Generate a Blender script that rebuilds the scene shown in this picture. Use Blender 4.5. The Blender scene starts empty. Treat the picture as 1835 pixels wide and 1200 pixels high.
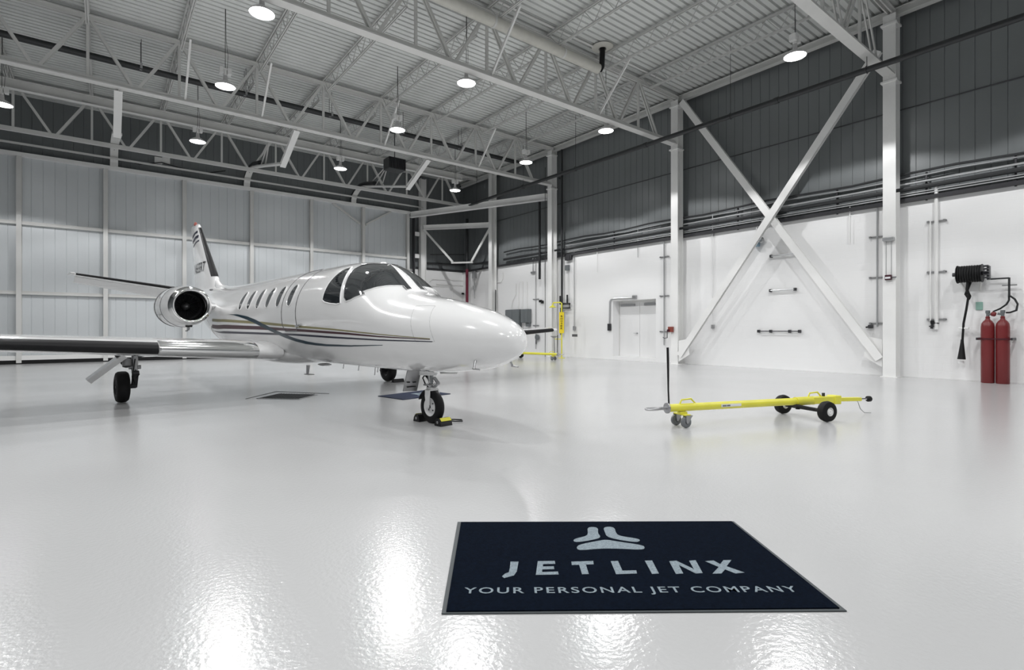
import bpy, bmesh, math, random
from mathutils import Vector, Matrix
from mathutils.bvhtree import BVHTree
from mathutils.geometry import delaunay_2d_cdt
random.seed(7)
C = bpy.context.scene.collection
sc = bpy.context.scene
PI = math.pi
# ------------------------------------------------------------------ camera
F, CU, CV, CAMZ = 940.0, 917.5, 590.0, 1.30
YAW = math.atan2(0.614, 0.789)
FX, FY = math.sin(YAW), math.cos(YAW)          # forward
RX, RY = FY, -FX                               # right
cam = bpy.data.objects.new('camera', bpy.data.cameras.new('camera')); C.objects.link(cam)
cam.location = (0, 0, CAMZ); cam.rotation_euler = (PI/2, 0, -YAW)
cam.data.sensor_width = 36; cam.data.lens = 36*F/1835; cam.data.shift_y = -10/1835
cam.data.clip_start = 0.05; cam.data.clip_end = 200
sc.camera = cam
# ------------------------------------------------------------------ world, exposure
w = bpy.data.worlds.new('world'); sc.world = w; w.use_nodes = True
w.node_tree.nodes['Background'].inputs[0].default_value = (0.9, 0.95, 1, 1)
w.node_tree.nodes['Background'].inputs[1].default_value = 0.05
sc.view_settings.view_transform = 'Standard'; sc.view_settings.look = 'None'
sc.view_settings.gamma = 1; sc.view_settings.use_curve_mapping = False
sc.view_settings.exposure = 0.0
SPOT_W = 325.0; SPOT_ANGLE = 134; SPOT_BLEND = 0.12; LENS_EMIT = 22.0
sc.cycles.use_light_tree = True
sc.cycles.max_bounces = 8; sc.cycles.diffuse_bounces = 5; sc.cycles.glossy_bounces = 3
sc.cycles.sample_clamp_indirect = 6.0
sc.cycles.caustics_reflective = False; sc.cycles.caustics_refractive = False
# ------------------------------------------------------------------ helpers
def cam_pt(lat, d, z=0.0): return Vector((d*FX+lat*RX, d*FY+lat*RY, z))
def at_floor(u, v, z=0.0):
    d = (CAMZ-z)*F/(v-CV); return cam_pt((u-CU)/F*d, d, z)
def at_x(u, v, X):                             # point of a wall X = const seen at pixel u, v
    l = (u-CU)/F; d = X/(FX+l*RX); return Vector((X, d*(FY+l*RY), CAMZ+(CV-v)*d/F))
def at_y(u, v, Y):
    l = (u-CU)/F; d = Y/(FY+l*RY); return Vector((d*(FX+l*RX), Y, CAMZ+(CV-v)*d/F))

def mat(name, col, rough=0.5, metal=0.0, bump=None, var=None, emit=None, coat=0, spec=None):
    m = bpy.data.materials.new(name); m.use_nodes = True
    nt = m.node_tree; b = nt.nodes['Principled BSDF']
    b.inputs['Base Color'].default_value = (*col, 1); b.inputs['Roughness'].default_value = rough
    b.inputs['Metallic'].default_value = metal
    if coat: b.inputs['Coat Weight'].default_value = coat; b.inputs['Coat Roughness'].default_value = 0.05
    if spec is not None: b.inputs['Specular IOR Level'].default_value = spec
    if emit: b.inputs['Emission Color'].default_value = (*emit[0], 1); b.inputs['Emission Strength'].default_value = emit[1]
    tc = nt.nodes.new('ShaderNodeTexCoord')
    if var:                                    # (scale, amount) soft colour variation
        n = nt.nodes.new('ShaderNodeTexNoise'); n.inputs['Scale'].default_value = var[0]; n.inputs['Detail'].default_value = 4
        mp = nt.nodes.new('ShaderNodeMapping'); nt.links.new(tc.outputs['Object'], mp.inputs[0]); nt.links.new(mp.outputs[0], n.inputs['Vector'])
        if len(var) > 2: mp.inputs['Scale'].default_value = var[2]
        cr = nt.nodes.new('ShaderNodeValToRGB'); a = var[1]
        cr.color_ramp.elements[0].color = (*[c*(1-a) for c in col], 1); cr.color_ramp.elements[1].color = (*[min(1, c*(1+a)) for c in col], 1)
        cr.color_ramp.elements[0].position = .3; cr.color_ramp.elements[1].position = .7
        nt.links.new(n.outputs[0], cr.inputs[0]); nt.links.new(cr.outputs[0], b.inputs['Base Color'])
    if bump:                                   # (scale, strength, distance)
        n = nt.nodes.new('ShaderNodeTexNoise'); n.inputs['Scale'].default_value = bump[0]; n.inputs['Detail'].default_value = 3
        nt.links.new(tc.outputs['Object'], n.inputs['Vector'])
        bp = nt.nodes.new('ShaderNodeBump'); bp.inputs['Strength'].default_value = bump[1]; bp.inputs['Distance'].default_value = bump[2]
        nt.links.new(n.outputs[0], bp.inputs['Height']); nt.links.new(bp.outputs[0], b.inputs['Normal'])
    return m

M = {}
M['floor'] = mat('epoxy_floor', (.545,.547,.55), .17, bump=(38, .34, .0048), var=(.35, .035), spec=.55)
M['deck'] = mat('roof_deck_steel', (.72,.735,.72), .45, .1, var=(.6, .12, (1,.2,1)))
M['siding'] = mat('painted_siding', (.185,.198,.203), .30, .1, var=(.5, .06))
M['doorskin'] = mat('door_sheet', (.68,.71,.73), .33, .15, var=(.4, .05))
M['steel'] = mat('painted_steel', (.68,.68,.665), .45, var=(1.5, .05))
M['white_steel'] = mat('white_column_paint', (.84,.84,.83), .4, var=(1.2, .04))
M['joist'] = mat('joist_paint', (.56,.56,.55), .5)
M['white'] = mat('white_paint', (.8,.8,.8), .4)
M['jet'] = mat('jet_white_gloss', (.82,.82,.82), .16, coat=1.0, bump=(1.1, .03, .02))
M['seam'] = mat('seam_grey', (.12,.12,.125), .5)
M['chrome'] = mat('polished_metal', (.82,.82,.82), .1, 1.0, bump=(3, .05, .01))
M['metal'] = mat('machined_metal', (.45,.45,.46), .32, .9)
M['dkmetal'] = mat('dark_metal', (.06,.06,.065), .4, .6)
M['boot'] = mat('deice_rubber', (.008,.008,.009), .5, var=(3, .2), spec=.25)
M['tire'] = mat('tire_rubber', (.009,.009,.0095), .6, bump=(40, .2, .003), spec=.25)
M['black'] = mat('black_plastic', (.010,.010,.011), .45, spec=.3)
M['blkpipe'] = mat('black_iron_pipe', (.03,.032,.034), .4, .2)
M['glass'] = mat('tinted_glass', (.018,.021,.024), .03, 0, coat=1.0, spec=.9)
M['cabinglass'] = mat('cabin_window_glass', (.10,.105,.11), .06, coat=1.0)
M['navy'] = mat('navy_stripe', (.008,.010,.03), .3, spec=.3)
M['teal'] = mat('teal_stripe', (.005,.028,.045), .3, spec=.3)
M['gold'] = mat('gold_stripe', (.25,.23,.11), .35, spec=.3)
M['maroon'] = mat('maroon_stripe', (.055,.014,.022), .35, spec=.3)
M['yellow'] = mat('yellow_enamel', (.74,.70,.07), .33, var=(4, .06))
M['signyel'] = mat('yellow_sign', (.85,.66,.03), .4)
M['red'] = mat('red_enamel', (.17,.018,.02), .35)
M['redpipe'] = mat('red_pipe_paint', (.15,.018,.04), .35)
M['rust'] = mat('red_alarm_plastic', (.24,.05,.035), .5)
M['matblue'] = mat('navy_carpet', (.0025,.0055,.0125), .95, bump=(260, .6, .004), var=(60, .3), spec=.04)
M['matgrey'] = mat('grey_carpet', (.25,.30,.335), .95, bump=(260, .6, .004), var=(120, .25), spec=.1)
M['matedge'] = mat('mat_rubber_edge', (.05,.06,.065), .6)
M['mat2'] = mat('blue_carpet', (.006,.014,.045), .9, bump=(200, .5, .003))
M['greybox'] = mat('grey_enclosure', (.15,.165,.172), .45)
M['bluebox'] = mat('pale_blue_case', (.22,.33,.42), .4)
M['green'] = mat('green_label', (.25,.42,.36), .5)
M['pipe'] = mat('insulated_pipe', (.62,.61,.56), .55, var=(5, .05))
M['galv'] = mat('galvanized_conduit', (.55,.56,.57), .28, .7)
M['grate'] = mat('dark_grate', (.02,.021,.022), .5, .4)
M['lens'] = mat('lamp_lens', (1,1,1), .5, emit=((1,1,1), LENS_EMIT))
M['prism'] = mat('prismatic_dome', (.3,.3,.3), .3, emit=((1,1,1), .06))
M['reflector'] = mat('aluminium_reflector', (.75,.75,.75), .25, .9)
M['caster'] = mat('grey_caster_rubber', (.16,.17,.18), .5)
M['paper'] = mat('white_label', (.75,.76,.78), .5)
# painted concrete block: brick bump
def block_mat():
    m = mat('painted_block', (.86,.86,.86), .45); nt = m.node_tree; b = nt.nodes['Principled BSDF']
    tc = [n for n in nt.nodes if n.type == 'TEX_COORD'][0]
    sp = nt.nodes.new('ShaderNodeSeparateXYZ'); cb = nt.nodes.new('ShaderNodeCombineXYZ')
    ad = nt.nodes.new('ShaderNodeMath'); ad.operation = 'ADD'
    nt.links.new(tc.outputs['Object'], sp.inputs[0]); nt.links.new(sp.outputs[0], ad.inputs[0]); nt.links.new(sp.outputs[1], ad.inputs[1])
    nt.links.new(ad.outputs[0], cb.inputs[0]); nt.links.new(sp.outputs[2], cb.inputs[1])
    br = nt.nodes.new('ShaderNodeTexBrick'); br.inputs['Scale'].default_value = 1; br.inputs['Brick Width'].default_value = .4; br.inputs['Row Height'].default_value = .2
    br.inputs['Mortar Size'].default_value = .006; br.inputs['Mortar Smooth'].default_value = .6
    br.inputs['Color1'].default_value = (1,1,1,1); br.inputs['Color2'].default_value = (1,1,1,1); br.inputs['Mortar'].default_value = (0,0,0,1)
    nt.links.new(cb.outputs[0], br.inputs['Vector'])
    bp = nt.nodes.new('ShaderNodeBump'); bp.inputs['Strength'].default_value = .35; bp.inputs['Distance'].default_value = .004
    nt.links.new(br.outputs[0], bp.inputs['Height']); nt.links.new(bp.outputs[0], b.inputs['Normal'])
    return m
M['block'] = block_mat()

def frame(d, up=Vector((0,0,1))):
    d = d.normalized()
    if abs(d.dot(up)) > .999: up = Vector((1,0,0))
    a = d.cross(up).normalized(); return a, a.cross(d).normalized()   # side, up'

class MB:
    def __init__(s): s.v = []; s.f = []
    def add(s, vs, fs):
        n = len(s.v); s.v += [Vector(p) for p in vs]; s.f += [tuple(i+n for i in f) for f in fs]; return s
    def box(s, x0, x1, y0, y1, z0, z1):
        return s.add([(x0,y0,z0),(x1,y0,z0),(x1,y1,z0),(x0,y1,z0),(x0,y0,z1),(x1,y0,z1),(x1,y1,z1),(x0,y1,z1)],
                     [(0,3,2,1),(4,5,6,7),(0,1,5,4),(1,2,6,5),(2,3,7,6),(3,0,4,7)])
    def cbox(s, c, sx, sy, sz): return s.box(c[0]-sx/2, c[0]+sx/2, c[1]-sy/2, c[1]+sy/2, c[2]-sz/2, c[2]+sz/2)
    def beam(s, p0, p1, w, h, up=(0,0,1)):
        p0, p1 = Vector(p0), Vector(p1); a, u = frame(p1-p0, Vector(up))
        vs = [p + a*(i*w/2) + u*(j*h/2) for p in (p0, p1) for i, j in ((-1,-1),(1,-1),(1,1),(-1,1))]
        return s.add(vs, [(0,1,2,3),(7,6,5,4),(0,4,5,1),(1,5,6,2),(2,6,7,3),(3,7,4,0)])
    def hbeam(s, p0, p1, w, h, t=.02, up=(0,0,1)):      # two flanges (h apart) and a web
        p0, p1 = Vector(p0), Vector(p1); a, u = frame(p1-p0, Vector(up))
        s.beam(p0+u*(h/2-t/2), p1+u*(h/2-t/2), w, t, up); s.beam(p0-u*(h/2-t/2), p1-u*(h/2-t/2), w, t, up)
        return s.beam(p0, p1, t, h-2*t, up)
    def angle(s, p0, p1, w, t=.012, up=(0,0,1)):        # L section
        p0, p1 = Vector(p0), Vector(p1); a, u = frame(p1-p0, Vector(up))
        s.beam(p0, p1, w, t, up); return s.beam(p0+a*(w/2-t/2)+u*w/2, p1+a*(w/2-t/2)+u*w/2, t, w, up)
    def tube(s, pts, r, seg=10, caps=True):
        pts = [Vector(p) for p in pts]; n = len(pts); rs = r if isinstance(r, (list, tuple)) else [r]*n
        d0 = (pts[1]-pts[0]).normalized(); a, u = frame(d0); rings = []
        for i, p in enumerate(pts):
            d = (pts[min(i+1, n-1)]-pts[max(i-1, 0)]).normalized()
            a = (a - d*a.dot(d)).normalized(); u = d.cross(a).normalized()
            k = 1.0
            if 0 < i < n-1:
                c = max(.3, d.dot((pts[i+1]-p).normalized())); k = min(1.6, 1/c)
            rings.append([p + (a*math.cos(t)+u*math.sin(t))*rs[i]*(k if k < 1.2 else 1.05) for t in [2*PI*j/seg for j in range(seg)]])
        base = len(s.v); s.v += [q for rg in rings for q in rg]
        for i in range(n-1):
            for j in range(seg):
                k = (j+1) % seg; s.f.append((base+i*seg+j, base+i*seg+k, base+(i+1)*seg+k, base+(i+1)*seg+j))
        if caps: s.f.append(tuple(base+j for j in reversed(range(seg)))); s.f.append(tuple(base+(n-1)*seg+j for j in range(seg)))
        return s
    def cyl(s, p0, p1, r, seg=16, r1=None): return s.tube([p0, p1], [r, r if r1 is None else r1], seg)
    def lathe(s, prof, o, ax=(0,0,1), seg=32, caps=False):      # prof: (distance along axis, radius)
        o, ax = Vector(o), Vector(ax).normalized(); a, u = frame(ax); base = len(s.v)
        for h, r in prof: s.v += [o+ax*h+(a*math.cos(t)+u*math.sin(t))*r for t in [2*PI*j/seg for j in range(seg)]]
        for i in range(len(prof)-1):
            for j in range(seg):
                k = (j+1) % seg; s.f.append((base+i*seg+j, base+i*seg+k, base+(i+1)*seg+k, base+(i+1)*seg+j))
        if caps: s.f.append(tuple(base+j for j in reversed(range(seg)))); s.f.append(tuple(base+(len(prof)-1)*seg+j for j in range(seg)))
        return s
    def prism(s, poly, h, fn=None):              # flat polygon (x,y) from z=0 to h, mapped by fn
        bm = bmesh.new(); vs = [bm.verts.new((x, y, 0)) for x, y in poly]; fc = bm.faces.new(vs)
        r = bmesh.ops.extrude_face_region(bm, geom=[fc])
        for g in r['geom']:
            if isinstance(g, bmesh.types.BMVert): g.co.z = h
        bmesh.ops.triangulate(bm, faces=bm.faces[:]); bmesh.ops.recalc_face_normals(bm, faces=bm.faces[:])
        bm.verts.index_update(); n = len(s.v)
        s.v += [Vector(fn(v.co)) if fn else v.co.copy() for v in bm.verts]
        s.f += [tuple(n+v.index for v in f.verts) for f in bm.faces]; bm.free(); return s
    def loft(s, rings, caps=True):
        base = len(s.v); m = len(rings[0]); s.v += [Vector(p) for rg in rings for p in rg]
        for i in range(len(rings)-1):
            for j in range(m):
                k = (j+1) % m; s.f.append((base+i*m+j, base+i*m+k, base+(i+1)*m+k, base+(i+1)*m+j))
        if caps: s.f.append(tuple(base+j for j in reversed(range(m)))); s.f.append(tuple(base+(len(rings)-1)*m+j for j in range(m)))
        return s
    def strip(s, rings):                         # open loft
        base = len(s.v); m = len(rings[0]); s.v += [Vector(p) for rg in rings for p in rg]
        for i in range(len(rings)-1):
            for j in range(m-1): s.f.append((base+i*m+j, base+i*m+j+1, base+(i+1)*m+j+1, base+(i+1)*m+j))
        return s
    def build(s, name, material, parent=None, smooth=35, bevel=0, fix=True, loc=None, rotz=0):
        me = bpy.data.meshes.new(name); me.from_pydata([tuple(v) for v in s.v], [], s.f); me.update()
        if fix:
            bm = bmesh.new(); bm.from_mesh(me); bmesh.ops.recalc_face_normals(bm, faces=bm.faces[:]); bm.to_mesh(me); bm.free()
        if smooth:
            me.shade_smooth(); me.set_sharp_from_angle(angle=math.radians(smooth))
        me.materials.append(M[material] if isinstance(material, str) else material)
        o = bpy.data.objects.new(name, me); C.objects.link(o)
        if parent: o.parent = parent
        if loc: o.location = loc
        if rotz: o.rotation_euler.z = rotz
        if bevel:
            bv = o.modifiers.new('bevel', 'BEVEL'); bv.width = bevel; bv.segments = 2; bv.limit_method = 'ANGLE'; bv.angle_limit = math.radians(50)
        return o

def thing(name, label, cat, loc=(0,0,0), rotz=0, group=None):
    o = bpy.data.objects.new(name, None); C.objects.link(o); o.empty_display_size = .1
    o.location = loc; o.rotation_euler = (0,0,rotz); o['label'] = label; o['category'] = cat
    if group: o['group'] = group
    return o
def tag(o, label, cat, group=None):
    o['label'] = label; o['category'] = cat
    if group: o['group'] = group
    return o
def struct(o): o['kind'] = 'structure'; return o
def dup(root, loc, rotz, label, group=None):
    r = root.copy(); C.objects.link(r); r.location = loc; r.rotation_euler = (0,0,rotz); r['label'] = label
    if group: r['group'] = group
    for ch in list(root.children):
        c = ch.copy(); C.objects.link(c); c.parent = r
        for g in ch.children: d = g.copy(); C.objects.link(d); d.parent = c
    return r
def text_polys(body, w, h, fn, name, material, parent, thick=.002, spacing=1.0, bold=0.0):
    cu = bpy.data.curves.new('t', 'FONT'); cu.body = body; cu.size = 1; cu.space_character = spacing; cu.offset = bold; cu.resolution_u = 4
    to = bpy.data.objects.new('t', cu); C.objects.link(to); dg = bpy.context.evaluated_depsgraph_get()
    me = bpy.data.meshes.new_from_object(to.evaluated_get(dg)); bpy.data.objects.remove(to); bpy.data.curves.remove(cu)
    xs = [v.co.x for v in me.vertices]; ys = [v.co.y for v in me.vertices]
    x0, x1, y0, y1 = min(xs), max(xs), min(ys), max(ys)
    for v in me.vertices:
        a, b = (v.co.x-x0)/(x1-x0)*w, (v.co.y-y0)/(y1-y0)*h; v.co = Vector(fn(a, b))
    me.name = name; me.materials.append(M[material]); o = bpy.data.objects.new(name, me); C.objects.link(o); o.parent = parent
    return o

# ------------------------------------------------------------------ room
XW, YD, ZR = 17.3, 27.0, 10.15
X0, Y0 = -11.0, -8.0
struct(MB().box(X0-.3, 18.2, Y0-.3, 27.6, -.2, 0).build('floor', 'floor', smooth=0))
def corrug(y0, y1, pitch, zlow, depth):
    pts = []; y = y0
    while y < y1:
        pts += [(y, zlow), (y+pitch*.66, zlow), (y+pitch*.74, zlow+depth), (y+pitch*.92, zlow+depth)]; y += pitch
    pts.append((y1, zlow)); return pts
cp = corrug(Y0, 27.5, .21, ZR, .085)
m = MB().strip([[(X0-.1, y, z) for y, z in cp], [(17.7, y, z) for y, z in cp]])
m.box(X0-.3, 18.2, Y0-.3, 27.6, ZR+.09, ZR+.25)
struct(m.build('ceiling', 'deck', smooth=0, fix=False))
def siding(mb, a0, a1, z0, z1, pitch, fn, groove=.02, depth=.012):  # fn(a, out) -> (x,y)
    pts = []; a = a0
    while a < a1-.001:
        b = min(a+pitch, a1); pts += [(a, 0), (b-groove, 0), (b-groove*.65, -depth), (b-groove*.35, -depth)]; a = b
    pts.append((a1, 0))
    return mb.strip([[(*fn(a, o), z0) for a, o in pts], [(*fn(a, o), z1) for a, o in pts]])
# right wall: painted block below with the recessed double door, siding above
DY0, DY1, DZ0, DZ1 = 12.93, 15.16, .16, 2.52
m = MB(); m.box(XW, XW+.55, Y0, DY0, 0, 4.75); m.box(XW, XW+.55, DY1, YD+.5, 0, 4.75); m.box(XW, XW+.55, DY0, DY1, DZ1, 4.75)
m.box(XW+.0, XW+.55, DY0, DY1, 0, DZ0); m.box(XW+.5, XW+.6, DY0, DY1, DZ0, DZ1)
wr = struct(m.build('wall_right', 'block', smooth=0))
m = MB(); siding(m, Y0, YD+.4, 4.75, ZR+.06, .305, lambda a, o: (XW+.08-o, a)); m.build('siding', 'siding', wr, smooth=0)
# door wall (back of the hangar)
m = MB(); m.box(14.0, XW, YD+.1, YD+.4, 0, 4.75); m.box(X0, 14.0, YD+.12, YD+.4, 0, 4.75)
wd = struct(m.build('wall_far', 'block', smooth=0))
m = MB(); siding(m, X0, XW+.08, 4.75, ZR+.06, .305, lambda a, o: (a, YD+.11-o)); m.build('siding', 'siding', wd, smooth=0)
m = MB(); m.box(X0-.3, X0, Y0, YD+.4, 0, ZR+.06); struct(m.build('wall_left', 'siding', smooth=0))
m = MB(); m.box(X0-.3, XW+.3, Y0-.3, Y0, 0, ZR+.06); struct(m.build('wall_back', 'siding', smooth=0))
# coved base strip on the right wall
m = MB(); m.box(XW-.02, XW, Y0, DY0, 0, .03); m.box(XW-.02, XW, DY1, YD+.1, 0, .03); struct(m.build('baseboard_right', 'white', smooth=0))
# eave strut
m = MB(); m.hbeam((XW-.2, 4.0-12, ZR-.2), (XW-.2, YD, ZR-.2), .2, .2); struct(m.build('trim_1', 'steel', smooth=0))
# ---- double door in the block wall (door_2)
XD = XW+.42
d2 = bpy.data.objects.new('door_2', None); C.objects.link(d2); struct(d2); d2.location = (XD, 14.05, DZ0)
for k, (a, b) in enumerate(((-1.09, -.006), (.006, 1.08))):
    lf = MB().box(0, .05, a, b, .01, 2.28).build('door_leaf', 'white', d2, smooth=0)
    MB().box(-.05, 0, (a+b)/2-.45 if k == 0 else (a+b)/2-.3, (a+b)/2+.3 if k == 0 else (a+b)/2+.45, 2.14, 2.22).build('door_closer', 'metal', lf, smooth=0)
    if k == 1:
        m = MB(); m.cyl((-.06,.12,.98), (0,.12,.98), .022); m.tube([(-.06,.12,.98), (-.06,.28,.98)], .012)
        m.build('door_handle', 'metal', lf)
m = MB(); m.box(-.02, .08, -1.12, 1.11, 2.28, 2.36); m.box(-.02, .08, -1.12, -1.09, 0, 2.3); m.box(-.02, .08, 1.08, 1.11, 0, 2.3)
m.box(0, .06, -1.1, 1.1, 0, .01)
m.build('door_frame', 'steel', d2, smooth=0)
# ---- hangar door (door_1)
d1 = bpy.data.objects.new('door_1', None); C.objects.link(d1); struct(d1); d1.location = (0, YD, 0)
PX = [-10.6, -7.9, -5.2, -2.51, .06, 2.78, 5.47, 8.2, 10.9, 13.5]
for a, b in zip(PX[:-1], PX[1:]):
    m = MB(); siding(m, a, b, .05, 7.8, .34, lambda x, o: (x, .03-o), .02, .012); m.build('door_panel', 'doorskin', d1, smooth=0)
for x in PX: MB().hbeam((x, -.09, .04), (x, -.09, 7.82), .15, .19, .015, up=(0,1,0)).build('door_post', 'steel', d1, smooth=0)
for z in (2.67, 5.3):
    m = MB(); m.beam((-10.7, -.03, z), (13.55, -.03, z), .13, .10); m.beam((-10.7, -.095, z+.06), (13.55, -.095, z+.06), .02, .03)
    m.build('girt', 'steel', d1, smooth=0)
m = MB(); m.beam((-10.7, -.08, 7.87), (13.6, -.08, 7.87), .22, .14); m.build('top_rail', 'white_steel', d1, smooth=0)
m = MB(); m.beam((-10.7, -.1, .075), (13.6, -.1, .075), .1, .14); m.build('bottom_seal', 'black', d1, smooth=0); m = MB(); m.beam((-10.7, -.1, .23), (13.6, -.1, .23), .09, .17); m.build('bottom_rail', 'white_steel', d1, smooth=0)
for a, b in ((9.3, 10.75), (12.5, 11.05)):
    MB().beam((a, -.06, 7.78), (b, -.06, 6.9), .09, .09).build('corner_brace', 'steel', d1, smooth=0)
# ------------------------------------------------------------------ columns
def column(x, y, z1, label, cap=None, name='steel_column', size=(.34,.3)):
    t = thing(name, label, 'column', (x, y, 0), 0, 'steel columns along the walls')
    MB().hbeam((0,0,.02), (0,0,z1), size[1], size[0], .02, up=(1,0,0)).build('shaft', 'white_steel', t, smooth=0)
    m = MB().box(-size[0]/2-.05, size[0]/2+.05, -size[1]/2-.05, size[1]/2+.05, 0, .02)
    m.build('base_plate', 'white_steel', t, smooth=0)
    if cap:
        for z in cap: MB().box(-size[0]/2-.06, size[0]/2, -size[1]/2-.04, size[1]/2+.04, z, z+.05).build('cap_plate', 'white_steel', t, smooth=0)
    return t
column(17.0, 4.95, 9.85, 'white H-section column right of the large X brace, with a pull station beside it', (8.0, 9.55))
column(17.0, 11.75, 9.85, 'white H-section column left of the large X brace, beside the double door', (8.0, 9.6))
column(17.0, 18.7, 9.85, 'white H-section column behind the yellow safety shower', (8.0, 9.6))
column(17.0, 23.6, 9.9, 'white H-section column just beyond the grey electrical enclosures')
column(14.4, 26.85, 9.9, 'white H-section column at the right-hand end of the hangar door')
# ------------------------------------------------------------------ trusses
def truss(y, x0, label, zb=8.2, zt=10.0, x1=16.83, wide=.26, nodes=None, group='roof trusses'):
    t = thing('roof_truss', label, 'truss', (0, y, zb), 0, group); h = zt-zb
    m = MB(); m.beam((x0,0,0), (x1+.1,0,0), wide, .035); m.beam((x0,-.05,.07), (x1+.1,-.05,.07), .03, .12); m.beam((x0,.05,.07), (x1+.1,.05,.07), .03, .12)
    m.build('bottom_chord', 'steel', t, smooth=0)
    m = MB(); m.beam((x0,0,h), (x1+.2,0,h), .2, .03); m.beam((x0,-.05,h-.06), (x1+.2,-.05,h-.06), .03, .12); m.beam((x0,.05,h-.06), (x1+.2,.05,h-.06), .03, .12)
    m.build('top_chord', 'steel', t, smooth=0)
    tops = [-.35+2.155*k for k in range(-6, 8)]
    for x in tops:
        if x < x0 or x > x1: continue
        MB().beam((x,0,.1), (x,0,h-.08), .07, .06, up=(0,1,0)).build('vertical', 'steel', t, smooth=0)
        for sx in (-1, 1):
            xb = x + sx*1.03
            if xb < x0 or xb > x1: continue
            m = MB()
            for dy in (-.045, .045): m.beam((x+sx*.06,dy,h-.1), (xb-sx*.03,dy,.1), .03, .075, up=(0,0,1))
            m.build('diagonal', 'steel', t, smooth=0)
    return t
truss(4.95, 5.0, 'large steel roof truss whose pale bottom chord meets the column right of the X brace')
truss(11.75, -4.5, 'steel roof truss running above the jet to the column beside the double door')
truss(18.7, -6.8, 'steel roof truss carrying the door track hangers, ending behind the safety shower')
truss(25.2, -6.8, 'dark steel roof truss closest to the hangar door', zb=8.25, x1=16.8, wide=.12)
# ------------------------------------------------------------------ joists with kickers
def joist(x, y0, y1, label, group):
    t = thing('bar_joist', label, 'joist', (x, y0, 9.5), 0, group); L = y1-y0
    m = MB()
    for dx in (-.03, .03): m.beam((dx,.05,.55), (dx,L-.05,.55), .035, .05)
    m.build('top_chord', 'joist', t, smooth=0)
    m = MB()
    for dx in (-.025, .025): m.beam((dx,.5,.05), (dx,L-.5,.05), .03, .045)
    m.build('bottom_chord', 'joist', t, smooth=0)
    n = int(round((L-.3)/.36)); n += n % 2; pts = []
    for i in range(n+1):
        pts.append((0, .15+(L-.3)*i/n, .53 if i % 2 == 0 else .06))
    MB().tube(pts, .014, 6).build('web_rod', 'joist', t, smooth=0)
    return t
XS = [-4.66, -2.505, -.35, 1.805, 3.96, 6.115, 8.27, 10.425, 12.58, 14.735]
bays = ((4.95, 11.75, 6.0, 'bay nearest the camera'), (11.75, 18.7, -3, 'bay above the jet'), (18.7, 25.2, -5, 'bay nearest the hangar door'))
for y0, y1, xm, wd_ in bays:
    proto = None
    for x in XS:
        if x < xm: continue
        lab = 'open-web steel bar joist under the roof deck in the %s' % wd_; grp = 'bar joists in the '+wd_
        if proto is None: proto = joist(x, y0, y1, lab, grp)
        else: dup(proto, (x, y0, 9.5), 0, lab)
for y, nm in ((18.7, 'door-track truss'), (11.75, 'truss above the jet')):
    for x, w_ in ((1.95, 'farthest left of'), (4.1, 'second from the left of'), (8.4, 'third from the left of'), (12.7, 'farthest right of')):
        if y < 12 and x < 6: continue
        o = MB().angle((0,0,0), (0,-1.25,1.3), .055).build('kicker_brace', 'white_steel', smooth=0); o.location = (x, y-.05, 8.25)
        if y < 12: w_ = 'left one of' if x < 10 else 'right one of'
        tag(o, 'slanted steel brace, %s those on the %s' % (w_, nm), 'brace', 'kicker braces of the trusses')
# door header beam and tracks
o = MB().hbeam((-10,0,0), (14.3,0,0), .2, .3).build('header_beam', 'steel', smooth=0); o.location = (0, 22.5, 8.95); tag(o, 'long steel beam between the last two trusses that carries the door tracks', 'beam')
o = MB().beam((-10,0,0), (14.3,0,0), .06, .07).build('header_beam', 'steel', smooth=0); o.location = (0, 26.6, 8.2); tag(o, 'thin dark steel beam running just above the hangar door', 'beam')
for x, w_ in ((.33, 'leftmost of the three'), (5.25, 'middle one of the three'), (10.35, 'rightmost of the three'), (-4.6, 'left of the others, outside the picture')):
    t = thing('door_track', 'curved steel hangar door track hung from the truss, '+w_, 'door track', (x, 18.7, 8.2), 0, 'curved tracks of the hangar door')
    prof = [(8.15,-.35),(8.12,-.1),(7.95,.12),(7.6,.26),(7.1,.3),(6.5,.24),(5.4,.02),(3.4,-.42),(1.9,-.75)]
    m = MB()
    for dz, wdt in ((0, .26),): m.loft([[(-.13,y,z-.03),(.13,y,z-.03),(.13,y,z+.03),(-.13,y,z+.03)] if i > 3 else [(-.13,y-.03,z),(.13,y-.03,z),(.13,y+.03,z),(-.13,y+.03,z)] for i, (y, z) in enumerate(prof)])
    m.build('track_rail', 'steel', t, smooth=0)
    m = MB(); m.tube([(0,y+.12*k_,z+.13*(1-.4*k_)) for (y, z), k_ in zip(prof[:7], (1,1,.8,.5,.1,0,0))], .12, 8); m.build('rubber_guard', 'blkpipe', t)
    MB().hbeam((0,.1,-.02), (0,1.95,-.82), .2, .14, .015).build('hanger_arm', 'white_steel', t, smooth=0)
    for a, b in ((4.6,-.15),(5.4,0),(6.3,.2)):
        MB().angle((0,3.9,.72), (0,a,b), .05).build('strut', 'joist', t, smooth=0)
    MB().angle((0,3.9,.72), (-.9,3.75,.65), .05).build('strut', 'joist', t, smooth=0)
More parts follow.
